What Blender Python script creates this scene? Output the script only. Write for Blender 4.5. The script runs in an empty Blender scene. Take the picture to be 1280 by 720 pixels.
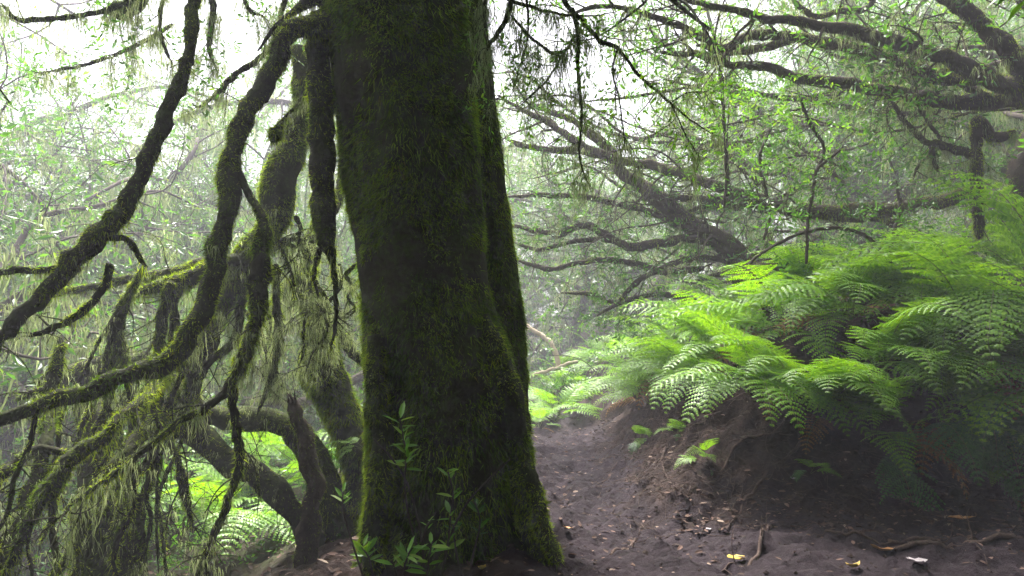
import bpy, math, random
import numpy as np
from mathutils import Vector
PI = math.pi
rng = np.random.default_rng(7)
random.seed(7)
SC = bpy.context.scene
COL = SC.collection

# ------------------------------------------------------------------ camera model
F = 914.0; PITCH = math.radians(2.5); CH = 1.2
def at(px, py, d):
    """world point seen at photo pixel (px,py) at forward distance d"""
    u = (px-640)/F; v = (360-py)/F
    dy = math.cos(PITCH)-v*math.sin(PITCH); dz = math.sin(PITCH)+v*math.cos(PITCH)
    s = d/dy
    return np.array([u*s, d, CH+dz*s])

# ------------------------------------------------------------------ noise
def _hash(i, j, k, s):
    n = (i*374761393 + j*668265263 + k*2147483647 + s*1274126177) & 0xffffffff
    n = ((n ^ (n >> 13))*1274126177) & 0xffffffff
    n = (n ^ (n >> 16)) & 0xffffffff
    return n.astype(np.float64)/0xffffffff*2-1
def vnoise(P, s=0):
    P = np.asarray(P, float); I = np.floor(P).astype(np.int64); f = P-I; f = f*f*(3-2*f)
    r = 0
    for a in (0, 1):
        wa = f[:, 0] if a else 1-f[:, 0]
        for b in (0, 1):
            wb = f[:, 1] if b else 1-f[:, 1]
            for c in (0, 1):
                wc = f[:, 2] if c else 1-f[:, 2]
                r = r+wa*wb*wc*_hash(I[:, 0]+a, I[:, 1]+b, I[:, 2]+c, s)
    return r
def fbm(P, o=3, s=0):
    P = np.asarray(P, float); r = 0; a = 1
    for k in range(o):
        r = r+a*vnoise(P*2**k+17.3*k, s+k); a *= .5
    return r

# ------------------------------------------------------------------ mesh collector
class Geo:
    def __init__(s): s.v = []; s.f = []; s.n = 0
    def add(s, V, Fc, mat=0, smooth=False):
        V = np.asarray(V, np.float32).reshape(-1, 3); Fc = np.asarray(Fc, np.int64)
        if len(V) == 0 or len(Fc) == 0: return
        s.v.append(V); s.f.append((Fc+s.n, mat, smooth)); s.n += len(V)
    def merge(s, g, off=None):
        for V in g.v: s.v.append(V)
        for (f, m, sm) in g.f: s.f.append((f+s.n, m, sm))
        s.n += g.n
    def mesh(s, name, mats):
        me = bpy.data.meshes.new(name)
        V = np.concatenate(s.v); me.vertices.add(len(V)); me.vertices.foreach_set('co', V.ravel())
        L = []; tot = []; mi = []; sm = []
        for (f, m, smo) in s.f:
            L.append(f.ravel()); tot.append(np.full(len(f), f.shape[1])); mi.append(np.full(len(f), m)); sm.append(np.full(len(f), smo))
        L = np.concatenate(L); tot = np.concatenate(tot); mi = np.concatenate(mi); sm = np.concatenate(sm)
        me.loops.add(len(L)); me.loops.foreach_set('vertex_index', L.astype(np.int32))
        me.polygons.add(len(tot)); st = np.concatenate([[0], np.cumsum(tot)[:-1]])
        me.polygons.foreach_set('loop_start', st.astype(np.int32)); me.polygons.foreach_set('loop_total', tot.astype(np.int32))
        me.polygons.foreach_set('material_index', mi.astype(np.int32)); me.polygons.foreach_set('use_smooth', sm.astype(bool))
        for m in mats: me.materials.append(m)
        me.update(); return me
    def obj(s, name, mats, parent=None, origin=None):
        if s.n == 0: return None
        if origin is not None:
            origin = np.asarray(origin, float); s.v = [V-origin.astype(np.float32) for V in s.v]
        o = bpy.data.objects.new(name, s.mesh(name, mats if isinstance(mats, (list, tuple)) else [mats])); COL.objects.link(o)
        if parent is not None:
            o.parent = parent
        if origin is not None: o.location = origin
        return o

def tag(o, label=None, cat=None, group=None, kind=None):
    if label: o['label'] = label
    if cat: o['category'] = cat
    if group: o['group'] = group
    if kind: o['kind'] = kind
    return o
def thing(name, label, cat, loc=(0, 0, 0), rz=0, group=None):
    o = bpy.data.objects.new(name, None); COL.objects.link(o)
    o.location = loc; o.rotation_euler = (0, 0, rz); o.empty_display_size = .1
    return tag(o, label, cat, group)
def kids(o): return list(o.children)
def copy_tree(o, parent=None):
    c = o.copy(); COL.objects.link(c)
    if parent is not None: c.parent = parent
    for ch in kids(o): copy_tree(ch, c)
    return c
class Part:
    """adds meshes built in world coordinates under a thing whose Empty stands at its base"""
    def __init__(s, root): s.root = root; s.o = np.array(root.location)
    def add(s, name, geo, mats, parent=None):
        if geo.n == 0: return None
        geo.v = [V-s.o.astype(np.float32) for V in geo.v]
        return geo.obj(name, mats, parent or s.root)

# ------------------------------------------------------------------ curves and tubes
def catmull(C, step):
    C = np.asarray(C, float)                      # columns x,y,z,r
    if len(C) == 2: C = np.array([C[0], (C[0]+C[1])/2, C[1]])
    P = np.vstack([2*C[0]-C[1], C, 2*C[-1]-C[-2]]); out = []
    for i in range(1, len(P)-2):
        L = np.linalg.norm(P[i+1, :3]-P[i, :3]); n = max(1, int(math.ceil(L/step)))
        t = (np.arange(n)/n)[:, None]
        a, b, c, d = P[i-1], P[i], P[i+1], P[i+2]
        out.append(.5*((2*b)+(c-a)*t+(2*a-5*b+4*c-d)*t*t+(3*b-a-3*c+d)*t**3))
    out.append(P[-2][None]); out = np.vstack(out); out[:, 3] = np.maximum(out[:, 3], .0008)
    return out
def frames(X):
    T = np.gradient(X, axis=0); T /= np.linalg.norm(T, axis=1)[:, None]+1e-12
    n = len(X); N = np.zeros((n, 3))
    a = np.cross(T[0], [0, 0, 1.]);
    if np.linalg.norm(a) < .1: a = np.cross(T[0], [1., 0, 0])
    N[0] = a/np.linalg.norm(a)
    for i in range(1, n):
        v = N[i-1]-T[i]*np.dot(N[i-1], T[i]); N[i] = v/(np.linalg.norm(v)+1e-12)
    return T, N, np.cross(T, N)
def tube(C, sides=10, lump=.12, lf=1.0, seed=0, flute=0, cap=True):
    """C (n,4) resampled; returns V, quads, caps, radial normals"""
    X = C[:, :3]; r = C[:, 3]; T, N, B = frames(X); n = len(X)
    a = np.arange(sides)/sides*2*PI
    D = N[:, None]*np.cos(a)[None, :, None]+B[:, None]*np.sin(a)[None, :, None]
    V = X[:, None]+D*r[:, None, None]
    if lump:
        rr = np.repeat(r, sides)
        k = fbm(V.reshape(-1, 3)*lf/(np.median(r)*2.2), 3, seed).reshape(n, sides)
        V = X[:, None]+D*(r[:, None]*(1+lump*k))[:, :, None]
    i = np.arange(n-1)[:, None]*sides; j = np.arange(sides)[None]; j2 = (j+1) % sides
    Q = np.stack([i+j, i+j2, i+sides+j2, i+sides+j], -1).reshape(-1, 4)
    V = V.reshape(-1, 3); caps = []
    if cap:
        c = len(V); V = np.vstack([V, X[0]-T[0]*r[0]*.3, X[-1]+T[-1]*r[-1]*.35]); j = np.arange(sides)
        caps = np.concatenate([np.stack([j*0+c, (j+1) % sides, j], 1), np.stack([j*0+c+1, (n-1)*sides+j, (n-1)*sides+(j+1) % sides], 1)])
    return V, Q, caps, D.reshape(-1, 3)
def add_tube(g, C, sides=10, mat=0, **k):
    V, Q, caps, D = tube(C, sides, **k)
    base = g.n; g.v.append(V.astype(np.float32)); g.n += len(V); g.f.append((Q+base, mat, True))
    if len(caps): g.f.append((caps+base, mat, True))
    return V, Q, D
def unit(a): return a/(np.linalg.norm(a, axis=-1, keepdims=True)+1e-12)
def fuzz(g, V, Q, D, density, length, width, mat=1, down=.55, out=.7, rand=.45, patch=0., seed=3, topbias=0., ps=9):
    """short moss blades standing on a tube surface"""
    A = V[Q[:, 0]]; B = V[Q[:, 1]]; C_ = V[Q[:, 2]]; E = V[Q[:, 3]]
    ar = np.linalg.norm(np.cross(C_-A, E-B), axis=1)/2
    n = int(ar.sum()*density)
    if n < 1: return
    idx = rng.choice(len(Q), n, p=ar/ar.sum())
    u = rng.random((n, 1)); w = rng.random((n, 1))
    P = (A[idx]*(1-u)+B[idx]*u)*(1-w)+(E[idx]*(1-u)+C_[idx]*u)*w
    Nn = unit((D[Q[idx, 0]]*(1-u)+D[Q[idx, 1]]*u))
    k = fbm(P*ps, 2, seed); keep = np.ones(n, bool)
    if patch: keep &= (k+patch > rng.random(n)*.5)
    if topbias: keep &= rng.random(n) < np.clip(1-topbias+topbias*(Nn[:, 2]*1.3+.5), 0.05, 1)
    P = P[keep]; Nn = Nn[keep]; k = k[keep]; n = len(P)
    R = rng.normal(size=(n, 3))
    dr = unit(Nn*out+np.array([0, 0, -down])+R*rand)
    side = unit(np.cross(dr, rng.normal(size=(n, 3))))
    L = (length*(.5+.8*rng.random(n))*(1+.5*np.clip(k, -.8, 1)))[:, None]; W = (width*(.6+.8*rng.random(n)))[:, None]
    P = P-Nn*length*.1
    a = P-side*W/2; b = P+side*W/2; c = P+dr*L+np.array([0, 0, -1])*L*.25*rng.random((n, 1))
    VV = np.stack([a, b, c], 1).reshape(-1, 3)
    g.add(VV, np.arange(3*n).reshape(-1, 3), mat)
def strands(g, P, length, width=.002, mat=0, wav=.12, seg=5):
    """hanging lichen ribbons from points P"""
    n = len(P)
    if n == 0: return
    L = np.asarray(length); a = rng.random(n)*2*PI
    s = np.stack([np.cos(a), np.sin(a), np.zeros(n)], 1)
    t = np.linspace(0, 1, seg+1)
    drift = rng.normal(size=(n, 3))*.16; drift[:, 2] = 0
    wv = np.cumsum(rng.normal(size=(n, seg+1, 3))*np.array([1, 1, .15]), axis=1)*wav*.35; wv[:, 0] = 0
    X = P[:, None]+np.array([0, 0, -1.])*(L[:, None]*t)[..., None]+(drift[:, None]*t[None, :, None]+wv)*L[:, None, None]
    w = width*(1-.75*t)[None, :, None]*(.6+.8*rng.random((n, 1, 1)))
    V = np.stack([X-s[:, None]*w/2, X+s[:, None]*w/2], 2).reshape(-1, 3)
    b = (np.arange(n)*(seg+1)*2)[:, None]; i = (np.arange(seg)*2)[None]
    Q = np.stack([b+i, b+i+1, b+i+3, b+i+2], -1).reshape(-1, 4)
    g.add(V, Q, mat)
def hang_along(g, C, per_m, length, m=(9, 30), spread=.022, width=.0032, mat=0, lo=0., hi=1.):
    per_m = per_m*1.15
    seglen = np.linalg.norm(np.diff(C[:, :3], axis=0), axis=1); cum = np.concatenate([[0], np.cumsum(seglen)]); Lt = cum[-1]
    k = rng.poisson(Lt*per_m)
    if k == 0: return
    PP = []; LL = []
    for s in rng.uniform(lo, hi, k)*Lt:
        p = np.array([np.interp(s, cum, C[:, i]) for i in range(4)])
        q = rng.integers(m[0], m[1]); cl = length*np.clip(rng.lognormal(-.35, .55), .15, 2.2)
        o = rng.normal(size=(q, 3))*np.array([spread, spread, .004]); o[:, 2] -= p[3]*.75
        PP.append(p[:3]+o); LL.append(cl*(.35+.65*rng.random(q)))
    strands(g, np.vstack(PP), np.concatenate(LL), width, mat)

LEAF = np.array([[0, 0, 0], [.28, .16, .03], [.68, .14, .015], [1, 0, -.07], [.68, -.14, .015], [.28, -.16, .03], [.5, 0, -.02]])
LEAFQ = np.array([[0, 6, 2, 1], [6, 3, 2, 2], [0, 5, 4, 6], [6, 4, 3, 3]])
LEAFT = np.array([[0, 6, 1], [6, 2, 1], [6, 3, 2], [0, 5, 6], [6, 5, 4], [6, 4, 3]])
def leaves(g, P, D, U, size, mat=0, wide=1.0, simple=False):
    n = len(P)
    if n == 0: return
    D = unit(D); S = unit(np.cross(U, D)); Z = np.cross(D, S); size = np.asarray(size).reshape(-1, 1, 1)*np.ones((n, 1, 1))
    if simple:
        K = np.array([[0, 0, 0], [.45, .17, .02], [1, 0, -.06], [.45, -.17, .02]]); T = np.array([[0, 3, 2, 1]])
    else: K, T = LEAF, LEAFT
    K = K*np.array([1, wide, 1])
    V = P[:, None]+size*(D[:, None]*K[None, :, :1]+S[:, None]*K[None, :, 1:2]+Z[:, None]*K[None, :, 2:3])
    Fc = (T[None]+(np.arange(n)*len(K))[:, None, None]).reshape(-1, T.shape[1])
    g.add(V.reshape(-1, 3), Fc, mat)
def sprays(g, P, D, per=10, length=.25, size=.07, mat=0, wide=1., droop=.3, simple=False, flat=.8):
    """a leafy twig tip at each P along D: leaves alternate along it"""
    n = len(P)
    if n == 0: return
    D = unit(D+rng.normal(size=(n, 3))*.35); D[:, 2] -= .0
    Up = unit(np.array([0, 0, 1.])*flat+rng.normal(size=(n, 3))*.4); S = unit(np.cross(Up, D)); Up = np.cross(D, S)
    t = np.linspace(.1, 1, per)[None, :]*(.9+.2*rng.random((n, per)))
    L = length*(.6+.7*rng.random((n, 1)))
    Q = P[:, None]+D[:, None]*(t*L)[..., None]+np.array([0, 0, -1.])*(droop*t*t*L)[..., None]
    sgn = np.where(np.arange(per) % 2 == 0, 1, -1)[None, :, None]
    ang = (.5+.5*(1-t))[..., None]
    d = D[:, None]*(1-ang*.5)+S[:, None]*sgn*ang+rng.normal(size=(n, per, 3))*.22+np.array([0, 0, -.25])
    u = Up[:, None]+rng.normal(size=(n, per, 3))*.3
    sz = size*(.55+.65*rng.random((n, per)))
    leaves(g, Q.reshape(-1, 3), unit(d).reshape(-1, 3), unit(u).reshape(-1, 3), sz.reshape(-1), mat, wide, simple)

def wander(p0, d0, L, r0, r1, step, wig=.35, grav=0., seed=None):
    n = max(3, int(L/step)+1); P = [np.array(p0, float)]; d = unit(np.array(d0, float)); turn = rng.normal(size=3)*wig*.5
    for i in range(n-1):
        turn = turn*.6+rng.normal(size=3)*wig*.55
        d = unit(d+turn*.5+np.array([0, 0, grav]))
        P.append(P[-1]+d*step)
    P = np.array(P); r = r0+(r1-r0)*np.linspace(0, 1, n)**.8
    return np.column_stack([P, r])
def branchlets(C, count, L, r, depth, wig=.4, grav=0., spread=.9, lo=.15, out=None, dirbias=None):
    """list of crooked twig polylines growing off C, recursively"""
    if out is None: out = []
    n = len(C)
    for k in range(count):
        i = min(n-2, int(n*random.uniform(lo, .98)))
        t = unit(C[i+1, :3]-C[i, :3]); q = unit(rng.normal(size=3)); q = unit(q-t*np.dot(q, t))
        if dirbias is not None: q = unit(q+np.array(dirbias))
        d = unit(t*(1-spread*.45)+q*spread)
        l = L*random.uniform(.45, 1.25); rr = min(r*random.uniform(.7, 1.2), C[i, 3]*.7)
        W = wander(C[i, :3], d, l, rr, max(.0012, rr*.25), max(.03, l/12), wig, grav)
        out.append((W, depth))
        if depth > 0:
            branchlets(W, max(2, int(count*.4)) if count > 4 else count, L*.5, rr*.5, depth-1, wig, grav, spread, .2, out, dirbias)
    return out

# ------------------------------------------------------------------ materials
def mat(name, build):
    m = bpy.data.materials.new(name); m.use_nodes = True; nt = m.node_tree; nt.nodes.clear()
    out = nt.nodes.new('ShaderNodeOutputMaterial')
    class N:
        def __init__(s): s.nt = nt
        def n(s, t, **k):
            x = nt.nodes.new('ShaderNode'+t)
            for a, b in k.items():
                if a in x.bl_rna.properties: setattr(x, a, b)
                else: x.inputs[a.replace('_', ' ')].default_value = b
            return x
        def l(s, a, b): nt.links.new(a, b)
    h = N(); sh = build(h); h.l(sh, out.inputs['Surface']); return m
def ramp(h, fac, stops):
    r = h.n('ValToRGB'); e = r.color_ramp.elements
    while len(e) < len(stops): e.new(.5)
    for el, (p, c) in zip(e, stops): el.position = p; el.color = (*c, 1)
    h.l(fac, r.inputs['Fac']); return r.outputs['Color']
def noise(h, scale, detail=4, rough=.6, obj=True):
    tc = h.n('TexCoord'); n = h.n('TexNoise'); n.inputs['Scale'].default_value = scale; n.inputs['Detail'].default_value = detail; n.inputs['Roughness'].default_value = rough
    h.l(tc.outputs['Object'], n.inputs['Vector']); return n.outputs['Fac']
def leafmat(name, stops, trans=.4, tint=(1.2, 1.35, .5), rough=.45, spec=.35, big=None):
    def b(h):
        g = h.n('NewGeometry'); c = ramp(h, g.outputs['Random Per Island'], stops)
        if big:
            mx = h.n('MixRGB', blend_type='MULTIPLY'); mx.inputs[0].default_value = 1
            h.l(c, mx.inputs[1]); h.l(ramp(h, noise(h, big, 2), [(.36, (.42, .50, .45)), (.60, (1.25, 1.15, 1.0))]), mx.inputs[2]); c = mx.outputs[0]
        p = h.n('BsdfPrincipled'); p.inputs['Roughness'].default_value = rough; p.inputs['Specular IOR Level'].default_value = spec; h.l(c, p.inputs['Base Color'])
        t = h.n('BsdfTranslucent'); m2 = h.n('MixRGB', blend_type='MULTIPLY'); m2.inputs[0].default_value = 1; m2.inputs[2].default_value = (*tint, 1); h.l(c, m2.inputs[1]); h.l(m2.outputs[0], t.inputs['Color'])
        mx = h.n('MixShader'); mx.inputs[0].default_value = trans; h.l(p.outputs[0], mx.inputs[1]); h.l(t.outputs[0], mx.inputs[2]); return mx.outputs[0]
    return mat(name, b)
def solid(name, stops, scale=6, bump=.4, bscale=30, rough=.95, spec=.15, stretch=None):
    def b(h):
        tc = h.n('TexCoord'); mp = h.n('Mapping'); h.l(tc.outputs['Object'], mp.inputs['Vector'])
        if stretch: mp.inputs['Scale'].default_value = stretch
        n = h.n('TexNoise'); n.inputs['Scale'].default_value = scale; n.inputs['Detail'].default_value = 6; n.inputs['Roughness'].default_value = .65; h.l(mp.outputs[0], n.inputs['Vector'])
        n2 = h.n('TexNoise'); n2.inputs['Scale'].default_value = bscale; n2.inputs['Detail'].default_value = 5; n2.inputs['Roughness'].default_value = .7; h.l(mp.outputs[0], n2.inputs['Vector'])
        p = h.n('BsdfPrincipled'); p.inputs['Roughness'].default_value = rough; p.inputs['Specular IOR Level'].default_value = spec
        mx = h.n('MixRGB'); mx.inputs[0].default_value = .45; h.l(n.outputs['Fac'], mx.inputs[1]); h.l(n2.outputs['Fac'], mx.inputs[2])
        h.l(ramp(h, mx.outputs[0], stops), p.inputs['Base Color'])
        bp = h.n('Bump'); bp.inputs['Strength'].default_value = bump; bp.inputs['Distance'].default_value = .02; h.l(n2.outputs['Fac'], bp.inputs['Height']); h.l(bp.outputs[0], p.inputs['Normal'])
        return p.outputs[0]
    return mat(name, b)
M = {}
M['moss_bark'] = solid('moss_bark', [(.30, (.016, .013, .010)), (.46, (.030, .026, .014)), (.58, (.040, .052, .012)), (.72, (.065, .085, .018))], 5, .9, 40)
M['bark'] = solid('brown_bark', [(.3, (.03, .022, .018)), (.5, (.060, .045, .036)), (.62, (.085, .07, .052)), (.75, (.075, .085, .035))], 4, .9, 30)
M['bark_far'] = solid('grey_bark', [(.3, (.04, .032, .028)), (.55, (.085, .068, .058)), (.7, (.10, .11, .06))], 3, .6, 14)
M['dead_wood'] = solid('dead_wood', [(.3, (.022, .015, .011)), (.5, (.055, .04, .03)), (.7, (.11, .085, .065))], 7, 1., 50)
M['pale_wood'] = solid('bare_pale_wood', [(.3, (.25, .20, .13)), (.7, (.5, .42, .30))], 5, .5, 30)
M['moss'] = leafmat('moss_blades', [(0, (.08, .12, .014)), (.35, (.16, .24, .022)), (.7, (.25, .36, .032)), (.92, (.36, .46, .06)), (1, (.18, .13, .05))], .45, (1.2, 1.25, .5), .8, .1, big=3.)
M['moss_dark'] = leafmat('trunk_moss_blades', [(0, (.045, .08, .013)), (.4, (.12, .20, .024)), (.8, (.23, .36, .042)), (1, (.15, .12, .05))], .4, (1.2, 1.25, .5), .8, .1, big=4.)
M['lichen'] = leafmat('beard_lichen', [(0, (.12, .155, .07)), (.5, (.21, .26, .13)), (1, (.34, .38, .23))], .55, (1.15, 1.15, .85), .8, .1)
M['leaf'] = leafmat('laurel_leaf', [(0, (.030, .075, .018)), (.5, (.055, .13, .025)), (.85, (.09, .20, .03)), (1, (.16, .22, .04))], .42, (1.5, 1.7, .5), .35, .5)
M['leaf_young'] = leafmat('young_leaf', [(0, (.10, .24, .02)), (.6, (.16, .34, .03)), (1, (.28, .42, .05))], .45, (1.2, 1.3, .4), .35, .5)
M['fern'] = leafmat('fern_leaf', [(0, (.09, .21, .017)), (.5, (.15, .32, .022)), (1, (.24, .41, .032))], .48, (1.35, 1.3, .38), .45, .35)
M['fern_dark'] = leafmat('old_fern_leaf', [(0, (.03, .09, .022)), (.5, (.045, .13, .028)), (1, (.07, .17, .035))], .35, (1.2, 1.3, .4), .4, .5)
M['fern_dry'] = leafmat('dry_fern_leaf', [(0, (.12, .05, .02)), (.5, (.20, .09, .035)), (1, (.28, .16, .06))], .3, (1.1, 1., .8), .8, .1)
M['rachis'] = solid('fern_stalk', [(.3, (.09, .13, .03)), (.7, (.16, .17, .05))], 10, .1, 30, .6, .3)
M['bank'] = solid('dark_bank_soil', [(.3, (.014, .009, .008)), (.5, (.036, .024, .021)), (.7, (.065, .044, .037))], 5, 1., 45, .95, .1)
def _soil(h):
    def cr(sc, sb, st):
        mx = h.n('MixRGB'); mx.inputs[0].default_value = .5; h.l(noise(h, sc, 6, .65), mx.inputs[1]); h.l(noise(h, sb, 5, .7), mx.inputs[2]); return ramp(h, mx.outputs[0], st)
    cp = cr(2.6, 34, [(.34, (.012, .0075, .008)), (.47, (.022, .015, .018)), (.60, (.040, .028, .034)), (.74, (.075, .055, .066))])
    cb = cr(5, 45, [(.33, (.012, .007, .006)), (.5, (.034, .021, .017)), (.68, (.068, .042, .034))])
    cg = cr(2.2, 30, [(.3, (.016, .013, .008)), (.5, (.038, .030, .018)), (.62, (.045, .055, .018)), (.75, (.06, .075, .022))])
    a = h.n('Attribute'); a.attribute_name = 'trodden'; b = h.n('Attribute'); b.attribute_name = 'humus'
    m1 = h.n('MixRGB'); h.l(a.outputs['Fac'], m1.inputs[0]); h.l(cb, m1.inputs[1]); h.l(cp, m1.inputs[2])
    m2 = h.n('MixRGB'); h.l(b.outputs['Fac'], m2.inputs[0]); h.l(m1.outputs[0], m2.inputs[1]); h.l(cg, m2.inputs[2])
    p = h.n('BsdfPrincipled'); p.inputs['Roughness'].default_value = .9; p.inputs['Specular IOR Level'].default_value = .12; h.l(m2.outputs[0], p.inputs['Base Color'])
    b1 = h.n('Bump'); b1.inputs['Strength'].default_value = 1.; b1.inputs['Distance'].default_value = .03; h.l(noise(h, 28, 8, .7), b1.inputs['Height'])
    b2 = h.n('Bump'); b2.inputs['Strength'].default_value = .8; b2.inputs['Distance'].default_value = .012; h.l(noise(h, 120, 6, .75), b2.inputs['Height']); h.l(b1.outputs[0], b2.inputs['Normal']); h.l(b2.outputs[0], p.inputs['Normal'])
    return p.outputs[0]
M['soil'] = mat('trodden_soil', _soil)
M['litter'] = leafmat('dead_leaves', [(0, (.03, .018, .013)), (.4, (.06, .035, .026)), (.7, (.10, .06, .045)), (.9, (.16, .10, .08)), (1, (.30, .23, .18))], .15, (1, 1, 1), .8, .15)
M['root'] = solid('root_bark', [(.3, (.035, .022, .018)), (.5, (.075, .050, .042)), (.7, (.13, .095, .08))], 9, .8, 60)
M['yellow'] = solid('yellow_leaf', [(.3, (.20, .12, .03)), (.55, (.45, .31, .04)), (.7, (.16, .08, .03))], 25, .2, 60, .6, .3)
M['rust'] = solid('rust_leaf', [(.3, (.25, .10, .03)), (.6, (.42, .22, .08)), (.75, (.12, .05, .02))], 25, .2, 60, .6, .3)
M['pale'] = solid('pale_leaf', [(.3, (.20, .17, .18)), (.7, (.42, .37, .39))], 20, .2, 60, .6, .3)
M['mossy_limb'] = solid('mossy_limb_bark', [(.30, (.014, .012, .009)), (.46, (.026, .025, .012)), (.60, (.045, .058, .014)), (.74, (.08, .11, .02))], 4, .9, 45)
MB = [M['mossy_limb'], M['moss']]

# ------------------------------------------------------------------ terrain
def smin(a, b, k):
    h = np.clip(.5+.5*(b-a)/k, 0, 1); return b*(1-h)+a*h-k*h*(1-h)
def sstep(a, b, x):
    t = np.clip((x-a)/(b-a), 0, 1); return t*t*(3-2*t)
def path_c(y): return .62+.06*np.sin(y*.9)-.10*np.clip(y-8, 0, 50)**1.25
def bank_s(x, y):
    w = .12*fbm(np.stack([x*1.3, y*1.3, x*0], 1), 2, 31)
    bx = x-(path_c(np.minimum(y, 14))+.42)+w
    by = y-(4.45-.10*np.clip(x-1.5, -1, 3))+w
    return smin(bx, by, .5)
def height(x, y, detail=True):
    x = np.atleast_1d(np.asarray(x, float)); y = np.atleast_1d(np.asarray(y, float)); x, y = np.broadcast_arrays(x, y); x = x.ravel(); y = y.ravel()
    P = np.stack([x, y, x*0], 1)
    s = bank_s(x, y)
    bh = .86-.50*sstep(5.2, 9.5, y)
    z = bh*(.35*sstep(-.30, .45, s)+.65*sstep(-.05, 1.05, s))+.30*np.clip(s-.5, 0, 14)**1.02
    z += .06*sstep(1.2, 3, x)*(1-sstep(0, .3, s))+.60*np.exp(-(((x-3.9)/1.3)**2+((y-6.0)/1.3)**2))*sstep(0, 1, s)
    sp = np.log1p(np.exp(np.clip((-x-.95)*3, -40, 40)))/3
    z -= 3.2*(1-np.exp(-.17*sp))
    z -= .10*np.clip(y-9.5, 0, 30)*(1-sstep(0, 2, s))
    z += .10*np.exp(-(((x+.35)**2+(y-3.95)**2)/.5))
    near = 1/(1+np.exp((np.hypot(x-.5, y-6)-12)))
    z += .22*fbm(P*.45, 3, 5)*sstep(.4, 3, np.abs(x-path_c(y))+np.clip(y-12, 0, 5))
    if detail:
        onpath = np.exp(-((x-path_c(y))/.55)**2)
        z += (.050-.010*onpath)*fbm(P*3.6, 3, 8)+.026*fbm(P*11, 3, 12)
        z += .10*np.clip(sstep(.0, .3, s)-sstep(.7, 1.2, s), 0, 1)*fbm(P*np.array([6, 6, 1]), 3, 14)
        z -= .085*np.exp(-((x-path_c(y))/.38)**2)*sstep(3.4, 5., y)+.01*onpath; z += .012*fbm(P*28, 2, 19)*(1-sstep(5, 8, y))*sstep(-2, -.5, x)
    return z
def hz(x, y): return float(height(x, y)[0])
def graded(lo, a, b, hi, fine, grow=1.13):
    c = list(np.arange(a, b, fine)); s = fine; p = a; L = []
    while p > lo: s *= grow; p -= s; L.append(p)
    s = fine; p = c[-1]; R = []
    while p < hi: s *= grow; p += s; R.append(p)
    return np.array(L[::-1]+c+R)
gx = graded(-60, -1.6, 3.6, 60, .022, 1.11); gy = graded(-30, 2.9, 7.6, 75, .024, 1.07)
X, Y = np.meshgrid(gx, gy); Z = height(X.ravel(), Y.ravel()).reshape(X.shape)
V = np.stack([X, Y, Z], -1).reshape(-1, 3); nx = len(gx); ny = len(gy)
I, J = np.meshgrid(np.arange(nx-1), np.arange(ny-1)); a = (J*nx+I).ravel()
Q = np.stack([a, a+1, a+nx+1, a+nx], 1); cen = V[Q].mean(1)
ss = bank_s(cen[:, 0], cen[:, 1]); wob = .07*fbm(cen*3, 2, 44)
pw = .46+wob
onp = (np.abs(cen[:, 0]-path_c(cen[:, 1])) < pw) & (cen[:, 1] > -6) & (cen[:, 1] < 16)
fore = (cen[:, 1] < 4.6) & (cen[:, 1] > -1) & (cen[:, 0] > .1+wob) & (cen[:, 0] < 2.2+wob)
isp = (onp | fore) & (ss < .02+wob)
isb = (~isp) & (ss > -.0) & (ss < 1.1+wob*2) & (cen[:, 1] < 12)
pth = 1-sstep(-.22, .12, bank_s(V[:, 0], V[:, 1])+.25*fbm(V*np.array([5, 5, 5]), 3, 61)); edge = np.where(V[:, 1] < 4.8, .1-V[:, 0], np.abs(V[:, 0]-path_c(V[:, 1]))-.5)
pth = pth*(1-sstep(-.1, .18, edge+.15*fbm(V*np.array([4, 4, 4]), 3, 62)))
grn = sstep(.9, 1.8, bank_s(V[:, 0], V[:, 1]))+sstep(.9, 1.6, -V[:, 0])
for nm, mask in (('path', isp), ('bank', isb), ('ground', ~(isp | isb))):
    q = Q[mask]; u, inv = np.unique(q, return_inverse=True); g = Geo(); g.add(V[u], inv.reshape(-1, 4), 0, True)
    o = tag(g.obj(nm, M['soil']), kind='structure')
    at1 = o.data.attributes.new('trodden', 'FLOAT', 'POINT'); at1.data.foreach_set('value', pth[u].astype(np.float32))
    at2 = o.data.attributes.new('humus', 'FLOAT', 'POINT'); at2.data.foreach_set('value', np.clip(grn[u], 0, 1).astype(np.float32))

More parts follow.
